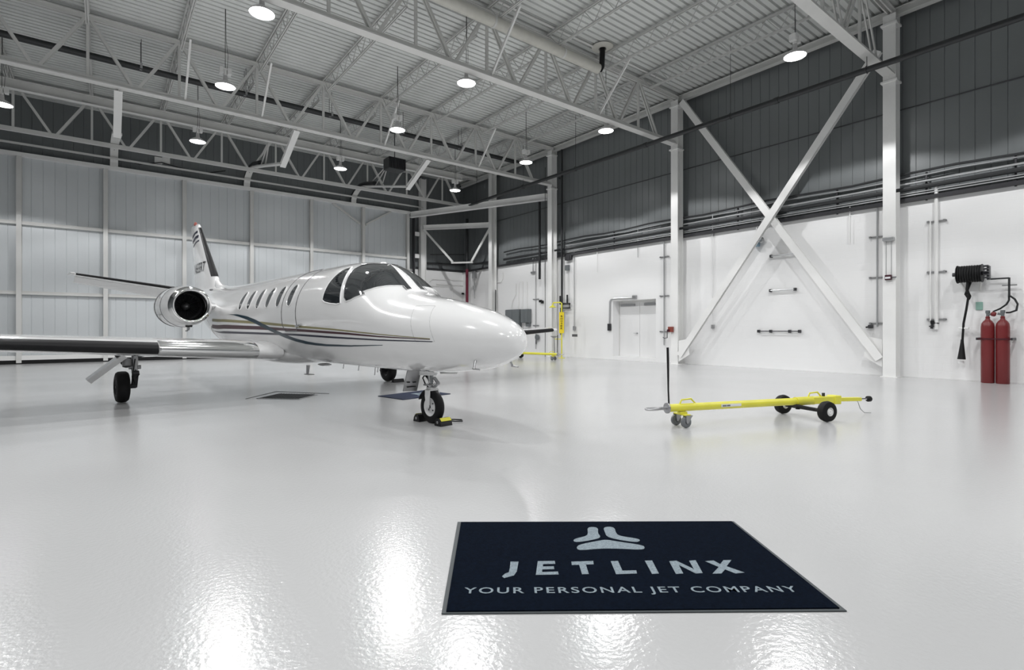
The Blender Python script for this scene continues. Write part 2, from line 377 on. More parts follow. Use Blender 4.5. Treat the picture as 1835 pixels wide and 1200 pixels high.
# ================================================================== JET (local axes: x aft from the nose, y starboard, z up)
TH = math.radians(6.8)
jet = thing('business_jet', 'white twin-engine business jet with dark curved stripes parked on the glossy floor', 'airplane', (3.82, 4.65, 0), PI/2+TH)
JM = Matrix.Translation((3.82, 4.65, 0)) @ Matrix.Rotation(PI/2+TH, 4, 'Z'); JI = JM.inverted(); CAML = JI @ Vector((0,0,CAMZ))
ST = [  # s, top, bottom, half width, height of greatest width
 (0.055,1.165,1.155,.006,1.16),(.08,1.255,1.065,.095,1.16),(.16,1.34,.985,.19,1.16),(.33,1.43,.90,.295,1.165),(.55,1.515,.83,.40,1.18),(.9,1.605,.775,.51,1.21),
 (1.3,1.69,.735,.60,1.26),(1.7,1.755,.72,.67,1.31),(1.95,1.80,.71,.70,1.36),(2.13,1.86,.70,.72,1.39),(2.45,2.08,.70,.745,1.44),(2.75,2.25,.70,.77,1.49),(3.1,2.345,.70,.79,1.52),
 (3.8,2.39,.70,.81,1.55),(5.0,2.385,.70,.815,1.57),(6.5,2.37,.70,.815,1.57),(8.4,2.36,.72,.81,1.57),(9.4,2.37,.84,.77,1.6),(10.4,2.41,1.08,.67,1.7),
 (11.4,2.44,1.40,.52,1.85),(12.4,2.45,1.74,.34,2.02),(13.3,2.42,2.02,.18,2.18),(13.95,2.34,2.2,.05,2.27)]
def pchip(xs, ys):
    n = len(xs); h = [xs[i+1]-xs[i] for i in range(n-1)]; d = [(ys[i+1]-ys[i])/h[i] for i in range(n-1)]; m = [0]*n
    m[0], m[-1] = d[0], d[-1]
    for i in range(1, n-1):
        if d[i-1]*d[i] > 0:
            a, b = 2*h[i]+h[i-1], h[i]+2*h[i-1]; m[i] = (a+b)/(a/d[i-1]+b/d[i])
    def f(x):
        x = min(max(x, xs[0]), xs[-1]); i = 0
        while i < n-2 and x > xs[i+1]: i += 1
        t = (x-xs[i])/h[i]; t2, t3 = t*t, t*t*t
        return (2*t3-3*t2+1)*ys[i]+(t3-2*t2+t)*h[i]*m[i]+(-2*t3+3*t2)*ys[i+1]+(t3-t2)*h[i]*m[i+1]
    return f
xs_ = [r[0] for r in ST]; FT, FB, FW, FC = [pchip(xs_, [r[k] for r in ST]) for k in (1,2,3,4)]
def FP(s, ph, off=0.0):
    zc = FC(s); c, sn = math.cos(ph), math.sin(ph); h = FT(s)-zc if sn >= 0 else zc-FB(s)
    hw = FW(s); p = Vector((s, hw*c, zc+h*sn))
    if off:
        e = .02; n = Vector((0, h*c, hw*sn)); n.normalize()
        ds = (FP(s+e, ph)-FP(max(0,s-e), ph)); t2 = Vector((0, -n.z, n.y)); n2 = ds.cross(t2).normalized()
        if n2.dot(n) < 0: n2 = -n2
        p += n2*off
    return p
def to_sphi(p):
    zc = FC(p.x); h = FT(p.x)-zc if p.z >= zc else zc-FB(p.x)
    return p.x, math.atan2((p.z-zc)/h, p.y/max(FW(p.x), 1e-6))
ss = [.055,.06,.07,.08,.1,.13,.18,.24,.3,.37,.45]+[.55+.08*i for i in range(168)]; ss = [s for s in ss if s < 13.95]+[13.95]
NA = 96
m = MB().loft([[FP(s, 2*PI*j/NA) for j in range(NA)] for s in ss])
fus = m.build('fuselage', 'jet', jet, smooth=60)
BV = BVHTree.FromPolygons([tuple(v) for v in m.v], [f for f in m.f if len(f) == 4])
def px_fus(u, v):
    wp = cam_pt((u-CU)/F*10, 10, CAMZ+(CV-v)/F*10); d = (JI @ wp - CAML).normalized()
    h = BV.ray_cast(CAML, d)
    return None if h[0] is None else to_sphi(h[0])
def chaikin(p, n=1):
    for _ in range(n):
        q = []
        for i in range(len(p)):
            a, b = p[i], p[(i+1) % len(p)]; q += [tuple(.75*x+.25*y for x, y in zip(a, b)), tuple(.25*x+.75*y for x, y in zip(a, b))]
        p = q
    return p
def patch(poly, off, name, material, parent, mirror=False, ds=.12, dp=.07, rim=0):
    """polygon in (s, angle) laid on the hull as a thin shell"""
    bm = bmesh.new(); r = delaunay_2d_cdt([Vector(p) for p in poly], [], [list(range(len(poly)))], 1, 1e-7)
    vs = [bm.verts.new((v.x, v.y, 0)) for v in r[0]]
    for f in r[2]: bm.faces.new([vs[i] for i in f])
    s0, s1 = min(p[0] for p in poly), max(p[0] for p in poly); a0, a1 = min(p[1] for p in poly), max(p[1] for p in poly)
    x = math.ceil(s0/ds)*ds
    while x < s1: bmesh.ops.bisect_plane(bm, geom=bm.verts[:]+bm.edges[:]+bm.faces[:], plane_co=(x,0,0), plane_no=(1,0,0)); x += ds
    y = math.ceil(a0/dp)*dp
    while y < a1: bmesh.ops.bisect_plane(bm, geom=bm.verts[:]+bm.edges[:]+bm.faces[:], plane_co=(0,y,0), plane_no=(0,1,0)); y += dp
    bd = [e for e in bm.edges if e.is_boundary]
    r = bmesh.ops.extrude_edge_only(bm, edges=bd)
    for g in r['geom']:
        if isinstance(g, bmesh.types.BMVert): g.co.z = -1
    for v in bm.verts:
        q = FP(v.co.x, v.co.y, off if v.co.z > -.5 else -.006)
        if mirror: q.y = -q.y
        v.co = q
    bmesh.ops.recalc_face_normals(bm, faces=bm.faces[:])
    me = bpy.data.meshes.new(name); bm.to_mesh(me); bm.free(); me.shade_smooth(); me.set_sharp_from_angle(angle=math.radians(40)); me.materials.append(M[material])
    o = bpy.data.objects.new(name, me); C.objects.link(o); o.parent = parent
    # normals outward
    return o
def px_poly(pts): return [q for q in (px_fus(u, v) for u, v in pts) if q]
def Z5(x, y): return 400+x*.21798, 460+y*.21798
def surf_tube(sp, r, name, material, parent, mirror=False, off=0.002):
    pts = [FP(s, p, off) for s, p in sp]
    if mirror: pts = [Vector((q.x, -q.y, q.z)) for q in pts]
    return MB().tube(pts, r, 6).build(name, material, parent)
def densify(sp, n=6, close=True):
    out = []; k = len(sp) if close else len(sp)-1
    for i in range(k):
        a, b = sp[i], sp[(i+1) % len(sp)]
        out += [(a[0]+(b[0]-a[0])*j/n, a[1]+(b[1]-a[1])*j/n) for j in range(n)]
    if not close: out.append(sp[-1])
    else: out.append(out[0])
    return out
WS = [Z5(*p) for p in [(995,340),(1000,265),(1028,175),(1080,105),(1150,70),(1290,62),(1372,66),(1405,92),(1470,170),(1555,268),(1515,276),(1480,242),(1400,240),(1300,248),(1215,268),(1150,288),(1168,310),(1100,330),(1050,355),(1012,368)]]
CW = [Z5(*p) for p in [(818,355),(832,300),(870,222),(928,155),(1000,103),(1060,84),(1035,118),(1000,180),(975,260),(965,382),(935,390),(880,384),(835,372)]]
ws_sp, cw_sp = px_poly(WS), px_poly(CW)
ws_r = ws_sp
for mir in (False, True):
    ws_sp = [(s, (p if p < 1.05 else 1.05+(p-1.05)*1.165)) for s, p in ws_r] if mir else ws_r
    g = patch(ws_sp, .008, 'windshield', 'glass', jet, mir)
    surf_tube(densify(ws_sp, 3), .011, 'windshield_frame', 'white', g, mir); surf_tube(densify([(s+(2.7-s)*.022, p+(.8-p)*.022) for s, p in ws_sp], 3), .006, 'windshield_seal', 'seam', g, mir, .010)
    g = patch(cw_sp, .008, 'cockpit_side_window', 'glass', jet, mir)
    surf_tube(densify(cw_sp, 3), .011, 'window_frame', 'white', g, mir)
def phi_z(s, z):
    zc = FC(s); h = FT(s)-zc if z >= zc else zc-FB(s); return math.asin(max(-1, min(1, (z-zc)/h)))
for s in (4.76, 5.26, 5.76, 6.26, 6.76, 7.24):
    p0, p1 = phi_z(s, 1.69), phi_z(s, 2.06); pc, ph = (p0+p1)/2, (p1-p0)/2
    ov = [(s+.115*math.copysign(abs(math.cos(t))**.72, math.cos(t)), pc+ph*math.copysign(abs(math.sin(t))**.8, math.sin(t))) for t in [2*PI*i/28 for i in range(28)]]
    for mir in (False, True):
        g = patch(ov, .005, 'cabin_window', 'cabinglass', jet, mir, ds=.06, dp=.05)
        surf_tube(ov+[ov[0]], .011, 'window_frame', 'jet', g, mir, .004)
# emergency exit outline
da, db = 4.46, 5.05
ol = [(da+.06,phi_z(4.5,1.27)),(da,phi_z(4.5,1.36)),(da,phi_z(4.5,2.22)),(da+.03,phi_z(4.5,2.31)),(da+.1,phi_z(4.6,2.34)),(db-.1,phi_z(5,2.34)),(db-.03,phi_z(5,2.31)),(db,phi_z(5,2.22)),(db,phi_z(5,1.36)),(db-.06,phi_z(5,1.27))]
for mir in (False, True): surf_tube(densify(ol, 8), .0085, 'door_seam', 'seam', jet, mir, 0)
m = MB(); q = FP(4.40, phi_z(4.4, 1.36), .02); m.cbox(q, .14, .03, .03); m.cbox(q+Vector((-.1,0,.02)), .07, .03, .02); m.build('exit_handle', 'chrome', jet, bevel=.005)
# livery stripes traced on the starboard flank and mirrored
stripes = [
 ('gold_stripe','gold', [(-90,507),(0,512),(300,532),(600,562),(900,590),(1290,634),(1700,671),(1700,676),(1290,641),(900,602),(600,581),(300,553),(0,534),(-90,530)]),
 ('maroon_stripe','maroon', [(-90,556),(0,558),(300,570),(480,583),(700,598),(1000,622),(1290,651),(1700,677),(1700,681),(1290,661),(1000,638),(700,618),(480,606),(300,598),(0,590),(-90,586)]),
 ('navy_stripe','navy', [(-90,605),(0,610),(300,621),(600,632),(900,654),(1290,679),(1720,694),(1720,700),(1290,689),(900,668),(600,648),(300,637),(0,628),(-90,624)]),
 ('swoosh','teal', [(40,472),(120,473),(200,490),(260,514),(340,555),(430,602),(520,643),(600,672),(680,693),(760,708),(850,718),(1050,727),(1310,724),(1310,727),(1050,737),(850,734),(760,726),(680,715),(600,695),(520,668),(430,628),(340,585),(260,545),(200,518),(140,495),(90,480)]),
]
for k, (nm, ml, pts) in enumerate(stripes):
    # densify in image space so that edges follow the hull
    pp = []
    for i in range(len(pts)):
        a, b = pts[i], pts[(i+1) % len(pts)]; n = max(1, int(abs(b[0]-a[0])/60))
        pp += [(a[0]+(b[0]-a[0])*j/n, a[1]+(b[1]-a[1])*j/n) for j in range(n)]
    sp = px_poly([Z5(*p) for p in pp])
    for mir in (False, True): patch(sp, .0025+.0025*(k == 3), nm, ml, jet, mir, ds=.2, dp=.06)
# belly fairing
m = MB(); rr = []
for i in range(33):
    t = i/32; s = 4.4+4.6*t; k = math.sin(PI*t)**.7
    rr.append([(s, .64*k*math.cos(a)+.0001*math.cos(a), .86+(.25*k+.0001)*math.sin(a)) for a in [2*PI*j/32 for j in range(32)]])
m.loft(rr).build('belly_fairing', 'jet', jet, smooth=60)
# ---- aerofoils
def foil(n=26, th=.13, camber=.015):
    pts = []
    for i in range(2*n):
        t = PI*i/n; x = .5*(1+math.cos(t)); y = 5*th*(.2969*math.sqrt(x)-.126*x-.3516*x*x+.2843*x**3-.1036*x**4)
        cm = camber*4*x*(1-x); pts.append((x, cm+y if t < PI else cm-y))
    return pts
def sections(secs, fo, sgn=1, vert=False):      # secs: (s_le, t, z, chord, scale of thickness)
    R = []
    for s, t, z, c, k in secs:
        if vert: R.append([(s+x*c, y*c*k*sgn, z) for x, y in fo])
        else: R.append([(s+x*c, t*sgn, z+y*c*k) for x, y in fo])
    return R
def lerp_secs(a, b, f): return tuple(x+(y-x)*f for x, y in zip(a, b))
def le_strip(secs, fo, x_up, x_dn, sgn, off, vert=False, name='', material='', parent=None):
    # the leading edge band of the section, lifted off the skin
    n = len(fo)//2
    idx = [i for i in range(len(fo)) if (i <= n and fo[i][0] < x_up) or (i > n and fo[i][0] < x_dn)]
    R = []
    for s, t, z, c, k in secs:
        row = []
        for i in idx:
            x, y = fo[i]; a, b = fo[i-1], fo[(i+1) % len(fo)]; nx, ny = -(b[1]-a[1]), (b[0]-a[0]); L = math.hypot(nx, ny)
            nx, ny = nx/L, ny/L
            if nx > 0 and x < .01: nx, ny = -nx, -ny
            if (i < n and ny < 0) or (i > n and ny > 0): nx, ny = -nx, -ny
            px, py = x*c+nx*off, y*c*k+ny*off
            row.append((s+px, py*sgn, z) if vert else (s+px, t*sgn, z+py))
        R.append(row)
    m = MB().strip(R)
    # close with end ribs so that the band has depth
    for e, row in ((0, R[0]), (1, R[-1])):
        m.add(row, [tuple(range(len(row)))])
    return m.build(name, material, parent, smooth=50)
WF = foil(40, .145, .012)
wroot, wmid, wtip = (5.62,.55,.88,2.55,1.0), (5.74,2.45,.985,2.22,.98), (6.16,7.78,1.285,1.18,.85)
def wsec(t):
    a, b = (wroot, wmid) if t <= wmid[1] else (wmid, wtip); return lerp_secs(a, b, (t-a[1])/(b[1]-a[1]))
for sgn, side in ((1, 'starboard'), (-1, 'port')):
    tip2 = (6.22,7.87,1.29,1.05,.75); tip3 = (6.36,7.94,1.295,.8,.35)
    wg = MB().loft(sections([wroot, wmid, wtip, tip2, tip3], WF, sgn)).build('wing', 'jet', jet, smooth=50)
    le_strip([wsec(t) for t in (.97, 1.7, 2.45)], WF, .10, .085, sgn, .006, name='polished_leading_edge', material='chrome', parent=wg)
    le_strip([wsec(t) for t in (2.46, 4, 6, 7.62)], WF, .062, .05, sgn, .009, name='deice_boot', material='boot', parent=wg)
    MB().add([p for t in (2.43, 2.465) for p in [(wsec(t)[0]-.01, t*sgn, wsec(t)[2]+.03), (wsec(t)[0]-.012, t*sgn, wsec(t)[2]-.02)]], [(0,1,3,2)]).build('boot_seam', 'metal', wg)
    # aileron and flap gaps
    for a, b in ((1.1, 4.6), (4.75, 7.5)):
        q = []
        for i in range(6):
            c = wsec(a+(b-a)*i/5); q.append((c[0]+c[3]*.76, (a+(b-a)*i/5)*sgn, c[2]+c[3]*.05))
        MB().tube(q, .008, 6).build('flap_gap', 'seam', wg)
    m = MB().lathe([(0,.005),(.03,.025),(.1,.035),(.3,.03),(.42,.005)], (6.3, 7.93*sgn, 1.295), (1,0,0), 12); m.build('navigation_light', 'cabinglass', wg)
    # engine
    ex, ey, ez = 8.42, 1.37*sgn, 1.80
    na = MB().lathe([(.13,.405),(.25,.425),(.5,.445),(.9,.45),(1.3,.43),(1.65,.385),(1.95,.325),(2.15,.275),(2.14,.262),(1.9,.262)], (ex,ey,ez), (1,0,0), 56).build('engine_nacelle', 'jet', jet, smooth=40)
    MB().lathe([(.34,.272),(.2,.272),(.1,.283),(.04,.300),(.012,.320),(0,.342),(.012,.364),(.045,.385),(.09,.398),(.135,.407)], (ex,ey,ez), (1,0,0), 56).build('intake_lip', 'chrome', na, smooth=60)
    MB().lathe([(.33,.271),(.6,.272),(.62,.272)], (ex,ey,ez), (1,0,0), 40).build('intake_duct', 'dkmetal', na, smooth=60)
    m = MB()
    for k in range(28):
        a = 2*PI*k/28; c, s_ = math.cos(a), math.sin(a); c2, s2 = math.cos(a+.16), math.sin(a+.16)
        m.add([(ex+.50,ey+.08*c,ez+.08*s_),(ex+.50,ey+.268*c,ez+.268*s_),(ex+.56,ey+.268*c2,ez+.268*s2),(ex+.56,ey+.08*c2,ez+.08*s2)], [(0,1,2,3)])
    m.lathe([(.6,.27),(.6,.01)], (ex,ey,ez), (1,0,0), 32); m.build('fan', 'dkmetal', na, smooth=0)
    MB().lathe([(.36,.002),(.385,.03),(.43,.062),(.52,.085)], (ex,ey,ez), (1,0,0), 24).build('spinner', 'metal', na, smooth=60)
    MB().lathe([(1.9,.2),(2.25,.19),(2.4,.17),(2.55,.02)], (ex,ey,ez), (1,0,0), 24).build('exhaust_cone', 'metal', na)
    MB().tube([(ex+.62+0*a, ey+.449*math.cos(a), ez+.449*math.sin(a)) for a in [2*PI*j/40 for j in range(41)]], .005, 6, False).build('cowl_seam', 'seam', na)
    MB().tube([(ex+1.25, ey+.437*math.cos(a), ez+.437*math.sin(a)) for a in [2*PI*j/40 for j in range(41)]], .005, 6, False).build('cowl_seam', 'seam', na)
    MB().tube([(ex+.62+.63*i/10, ey+sgn*(.449-.001*i)*math.cos(-.42), ez+(.449-.001*i)*math.sin(-.42)) for i in range(11)], .005, 6).build('cowl_seam', 'seam', na)
    MB().cbox((ex+.235, ey, ez-.425), .03, .13, .05).build('drain_vent', 'black', na, bevel=.01)
    m = MB().cbox((ex+.5, ey-.25*sgn+.2*sgn, ez-.47), .12, .03, .10); m.cbox((ex+.42, ey, ez-.53), .10, .03, .03); m.build('drain_mast', 'metal', na, bevel=.006)
    m = MB(); m.loft(sections([(ex+.62, .60, 1.83, 1.75, 1), (ex+.55, 1.02, 1.83, 1.7, 1)], foil(20, .10, 0), sgn)); m.build('engine_pylon', 'jet', jet, smooth=50)
    # tailplane
    hs = [(11.95,.05,2.29,1.32,1), (12.98,2.86,2.70,.72,.85)]; HF = foil(24, .11, 0)
    t2 = (13.02,2.93,2.705,.66,.5)
    hp = MB().loft(sections(hs+[t2], HF, sgn)).build('horizontal_stabilizer', 'jet', jet, smooth=50)
    le_strip([hs[0], hs[1]], HF, .095, .04, sgn, .006, name='deice_boot', material='boot', parent=hp)
    MB().loft(sections([(12.72,2.90,2.70,.95,.5), (12.76,2.98,2.71,.9,.35)], foil(14,.16,0), sgn)).build('elevator_horn', 'jet', hp)
    R = []
    for s, t, z, c, k in ((12.76,.30,2.335,.56,1),(13.42,2.84,2.70,.34,.85)): R.append([(s, t*sgn, z+.05*k), (s+c*.5, t*sgn, z-.02-c*.16), (s+c, t*sgn, z-.03-c*.42), (s+c*.5, t*sgn, z-.06-c*.24), (s, t*sgn, z-.055*k)])
    MB().loft(R).build('elevator', 'jet', hp, smooth=40)
# ---- fin
FF = foil(24, .13, 0); fr, ft = (11.30,0,2.35,2.55,1), (13.30,0,4.34,.98,.9)
fin = MB().loft(sections([fr, ft, (13.36,0,4.40,.93,.6), (13.5,0,4.44,.72,.25)], FF, 1, True)).build('vertical_fin', 'jet', jet, smooth=50)
def fsec(z): return lerp_secs(fr, ft, (z-2.35)/(4.34-2.35))
le_strip([fsec(z) for z in (2.75, 3.5, 4.30)], FF, .10, .10, 1, .006, True, 'deice_boot', 'boot', fin)
def fin_y(s, z):
    c = fsec(z); x = min(max((s-c[0])/c[3], 0), 1); return 5*.13*(.2969*math.sqrt(x)-.126*x-.3516*x*x+.2843*x**3-.1036*x**4)*c[3]*c[4]
for sg in (1, -1):
    def fn(a, b, sg=sg):
        s, z = (13.58-a if sg > 0 else 12.34+a), 2.93+b+.0*a; return (s, sg*(fin_y(s, z)+.016), z)
    text_polys('N633RT', 1.24, .29, fn, 'registration', 'black', fin, spacing=1.12, bold=.005)
    for z0, h, s0, s1 in ((4.14,.07,13.32,13.98),(3.98,.09,13.2,13.95),(3.86,.05,13.1,13.85)):
        m = MB(); R = []
        for i in range(9):
            s = s0+(s1-s0)*i/8; R.append([(s, sg*(fin_y(s, z0)+.004), z0-.1*(i/8)**2), (s, sg*(fin_y(s, z0+h)+.004), z0+h-.1*(i/8)**2)])
        m.strip(R); m.build('fin_stripe', 'navy', fin)
m = MB(); m.lathe([(0,.045),(.05,.045),(.09,.03),(.11,.002)], (13.8,0,4.43), (0,0,1), 16); m.build('beacon', 'rust', fin)
MB().tube([(13.75,0,2.4),(14.12,0,4.3)], .007, 6).build('rudder_gap', 'seam', fin)
m = MB(); m.tube([(12.65,.06,2.44),(12.85,.09,2.44)], .01, 6); m.cbox((10.95,.33,2.27), .16,.04,.14); m.build('ram_air_scoop', 'seam', jet)
# dorsal fillet
m = MB(); R = []
for s, z, hw in ((10.5,2.41,.02),(11.0,2.46,.09),(11.3,2.52,.10),(11.55,2.64,.09),(11.72,2.76,.06)):
    R.append([(s, hw, z-.16), (s, hw*.7, z-.05), (s, 0, z), (s, -hw*.7, z-.05), (s, -hw, z-.16), (s, 0, z-.3)])
m.loft(R).build('dorsal_fillet', 'jet', jet, smooth=70)
# ---- landing gear
def wheel(parent, c, r, wdt, hub, rimmat, sgn=1):
    prof = [(-wdt*.38,hub),(-wdt*.5,hub*1.12),(-wdt*.52,r*.72),(-wdt*.46,r*.9),(-wdt*.3,r*.985),(0,r),(wdt*.3,r*.985),(wdt*.46,r*.9),(wdt*.52,r*.72),(wdt*.5,hub*1.12),(wdt*.38,hub)]
    ty = MB().lathe(prof, c, (0,1,0), 40).build('tire', 'tire', parent, smooth=50)
    m = MB(); m.lathe([(-wdt*.40,.01),(-wdt*.40,hub*.2),(-wdt*.22,hub*.3),(-wdt*.2,hub*.72),(-wdt*.36,hub*.85),(-wdt*.44,hub*1.04)], c, (0,1,0), 32)
    m.lathe([(wdt*.44,hub*1.04),(wdt*.36,hub*.85),(wdt*.2,hub*.72),(wdt*.22,hub*.3),(wdt*.40,hub*.2),(wdt*.40,.01)], c, (0,1,0), 32); m.build('rim', rimmat, parent, smooth=50)
    m = MB()
    for k in range(4):
        a = PI/4+PI/2*k; p = Vector(c)+Vector((math.cos(a), 0, math.sin(a)))*hub*.52
        m.cyl(p-Vector((0,wdt*.27,0)), p+Vector((0,wdt*.27,0)), hub*.09, 8)
    m.cyl(Vector(c)-Vector((0,wdt*.48,0)), Vector(c)+Vector((0,wdt*.48,0)), hub*.2, 12); m.build('hub_bolts', 'dkmetal', parent)
    return ty
ng = thing('nose_gear', '', ''); del ng['label']; del ng['category']; ng.parent = jet; ng.location = (1.80,0,0)
wheel(ng, (0,0,.228), .228, .115, .125, 'white')
m = MB(); m.cyl((.03,0,.72), (.02,0,.56), .045); m.cyl((.02,0,.60), (.01,0,.47), .032); m.build('strut', 'chrome', ng)
m = MB()
for sg in (1, -1):
    pr = [(0,.0),(.06,.03)]
    m.loft([[(x+dx, sg*y+dy, z) for dx, dy in ((-a,-.012),(a,-.012),(a,.012),(-a,.012))] for x, y, z, a in ((.01,.03,.49,.04),(.01,.075,.46,.05),(.0,.083,.38,.05),(0,.083,.30,.035),(0,.083,.22,.03))])
m.cbox((.01,0,.475), .1,.12,.05); m.build('fork', 'white', ng, smooth=40, bevel=.004)
m = MB(); R = []
for i in range(9):
    a = math.radians(20+i*16); R.append([(-.245*math.cos(a)*-1 if False else .245*math.cos(a), y, .228+.245*math.sin(a)) for y in (-.075,-.05,.05,.075)])
m.strip(R[:6]); m.build('mud_guard', 'dkmetal', ng)
m = MB(); m.beam((-.03,0,.64), (-.14,0,.56), .05,.02); m.beam((-.14,0,.56), (-.02,0,.49), .05,.02); m.cbox((.02,0,.535), .08,.22,.02); m.build('torque_link', 'metal', ng, bevel=.003)
m = MB(); m.tube([(.08,.05,.70),(.13,.07,.62),(.1,.05,.54),(.04,.04,.5)], .009, 6); m.tube([(.1,-.04,.70),(.15,-.03,.6),(.08,-.03,.5)], .007, 6); m.tube([(.30,0,.74),(.04,0,.58)], .018, 8); m.build('brake_hose', 'black', ng)
gd = MB().loft([[(.16+e,.07,.735),(.16+e,.30,.735),(.20+e,.345,.45),(.20+e,.12,.44)] for e in (0,.014)]).build('placard_plate', 'metal', ng, smooth=0)
for a0, z0, a1, z1 in ((.16,.56,.21,.575),(.255,.565,.30,.58)): MB().box(.1745-.01,.17,a0,a1,z0,z1).build('placard_text', 'black', gd, smooth=0)
for a0, z0, a1, z1 in ((.155,.50,.29,.512),): MB().box(.172,.185,a0,a1,z0,z1).build('placard_text', 'black', gd, smooth=0)
for sg in (1, -1):
    MB().loft([[(x, sg*(.17+e), z) for x, z in ((-.35,.73),(.05,.73),(.05,.67),(-.33,.69))] for e in (0,.012)]).build('gear_door', 'jet', ng, smooth=0)
for sgn in (1, -1):
    mg = thing('main_gear', '', ''); del mg['label']; del mg['category']; mg.parent = jet; mg.location = (7.35, 2.66*sgn, 0)
    wheel(mg, (.03,.05*sgn,.277), .277, .19, .125, 'dkmetal')
    m = MB(); y = -.13*sgn
    m.cyl((-.02,y,.92), (-.02,y,.52), .05); m.cyl((-.02,y,.56), (-.02,y,.44), .036); m.cyl((-.02,y-.09,.62), (-.02,y+.09,.62), .035); m.lathe([(-.08,.03),(-.06,.07),(.06,.075),(.08,.03)], (-.05,y+.12*sgn,.70), (.3,0,1), 14, True); m.build('strut', 'metal', mg)
    m = MB(); m.beam((-.10,y,.52), (.05,y,.26), .07,.09, up=(0,1,0)); m.cyl((.03,y-.03*sgn,.277), (.03,.05*sgn,.277), .04); m.cyl((-.10,y-.05,.52), (-.10,y+.05,.52), .045); m.build('trailing_link', 'dkmetal', mg, bevel=.008)
    m = MB(); m.cyl((.08,y,.72), (.10,y,.36), .028); m.cyl((.08,y,.72), (.09,y,.55), .038); m.build('shock_absorber', 'metal', mg)
    m = MB(); m.cyl((0,y,.80), (0,-.62*sgn,.90), .022); m.cyl((-.02,.12*sgn,.86), (-.02,.02*sgn,.66), .05,12,.03); m.build('side_brace', 'dkmetal', mg)
    m = MB(); m.tube([(-.06,y,.78),(-.12,y+.03*sgn,.62),(-.1,y+.05*sgn,.45),(-.03,y,.33)], .009, 6); m.tube([(-.06,y,.58),(-.14,y-.05*sgn,.5),(-.06,y,.4)], .008, 6); m.build('brake_line', 'black', mg)
    MB().loft([[(-.16, (.06-e)*sgn, .86-e), (.12, (.06-e)*sgn, .88-e), (.12, (.55-e)*sgn, .45-e), (-.06, (.55-e)*sgn, .43-e)] for e in (0,.06)]).build('gear_door', 'jet', mg, smooth=0)
# ---- pitot tubes, antennas
def pitot(s, ph, mir):
    q = FP(s, ph); n = (FP(s, ph, .05)-q).normalized(); sg = -1 if mir else 1
    f = lambda p: Vector((p.x, p.y*sg, p.z))
    a, b = f(q), f(q+n*.06+Vector((.0,0,-.05)))
    MB().tube([a, b], .014, 8).build('pitot_mast', 'metal', jet)
    MB().tube([b+Vector((.02,0,0)), b+Vector((-.10,0,-.004))], .009, 8).build('pitot_tube', 'metal', jet)
r_ = px_fus(852, 646)
pitot(r_[0] if r_ else .75, r_[1] if r_ else -1.0, False); pitot(r_[0] if r_ else .75, r_[1] if r_ else -1.0, True)
m = MB(); m.loft([[(5.0,.33,.66),(5.12,.33,.66),(5.12,.35,.66),(5.0,.35,.66)], [(5.06,.335,.5),(5.13,.335,.5),(5.13,.345,.5),(5.06,.345,.5)]]); m.cbox((5.02,.34,.50), .2,.1,.012); m.build('belly_antenna', 'metal', jet)
m = MB().lathe([(0,.002),(.02,.07),(.14,.10),(.26,.07),(.28,.002)], (4.35,.30,.70), (1,0,0), 16); 
for q in m.v: q.z = .70+(q.z-.70)*.25
m.build('belly_blister', 'metal', jet)
for s, h in ((3.4,.05),(2.9,.09),(2.82,.04),(3.9,.04)):
    MB().tube([(s,.25,FB(s)+.03),(s+.02,.25,FB(s)-h)], .008, 6).build('drain_mast', 'metal', jet)
m = MB().lathe([(0,.05),(.025,.04),(.03,.005)], (3.0,.05,2.315), (0,0,1), 16); m.build('roof_antenna', 'white', jet)
m = MB().loft([[(6.2+a*.3, y, 2.38) for a, y in ((0,0),(.5,.02),(1,0),(.5,-.02))], [(6.45+a*.12, y, 2.56) for a, y in ((0,0),(.5,.006),(1,0),(.5,-.006))]])
# side seam of the nose baggage door, panel line
for pts in ([(780,548),(779,612),(745,612),(746,548)],):
    sp = px_poly(pts)
    if len(sp) == 4: surf_tube(densify(sp, 8), .0015, 'panel_seam', 'seam', jet, False, 0)
# chocks and rope under the nose wheel
def chock(x, y, rz, label):
    t = thing('wheel_chock', label, 'chock', (x, y, 0), rz, 'chocks under the nose wheel')
    m = MB().prism([(-.075,0),(.075,0),(.06,.06),(.03,.10),(-.03,.10),(-.06,.06)], .20, lambda c: (c.x, c.z-.10, c.y)); m.build('block', 'black', t, bevel=.006)
    m = MB().prism([(-.066,.066),(-.034,.102),(-.030,.108),(-.071,.070)], .17, lambda c: (c.x, c.z-.085, c.y)); m.build('stripe', 'yellow', t, smooth=0)
    m = MB()
    for y_ in (-.102, .100):
        m.cyl((0,y_,.05), (0,y_+.003,.05), .02, 12)
    m.build('rope_hole', 'metal', t)
    return t
hx, hy = math.sin(TH), -math.cos(TH)              # heading of the jet
wx, wy = 3.82-hx*1.80, 4.65-hy*1.80
chock(wx+hx*.25, wy+hy*.25, PI/2+TH, 'black rubber chock with yellow stripe in front of the nose wheel')
chock(wx-hx*.25, wy-hy*.25, PI/2+TH+PI, 'black rubber chock half hidden behind the nose wheel')
o = MB().tube([Vector((wx+hx*.2,wy+hy*.2,.05))+Vector(p) for p in ((.09,0,0),(.2,-.03,-.02),(.34,.0,-.035),(.40,.10,-.038),(.33,.2,-.038),(.2,.25,-.036),(.1,.33,-.02),(.07,.38,0))], .008, 8).build('chock_rope', 'black')
tag(o, 'thin black rope looped on the floor joining the nose wheel chocks', 'rope')
# far main wheel chock
c = JM @ Vector((7.35-.33, -2.76, 0)); t = thing('wheel_chock', 'small black chock in front of the far main wheel', 'chock', c, PI/2+TH+PI)
MB().prism([(-.07,0),(.07,0),(.03,.08),(-.03,.08)], .3, lambda c: (c.x, c.z-.15, c.y)).build('block', 'black', t, bevel=.006)
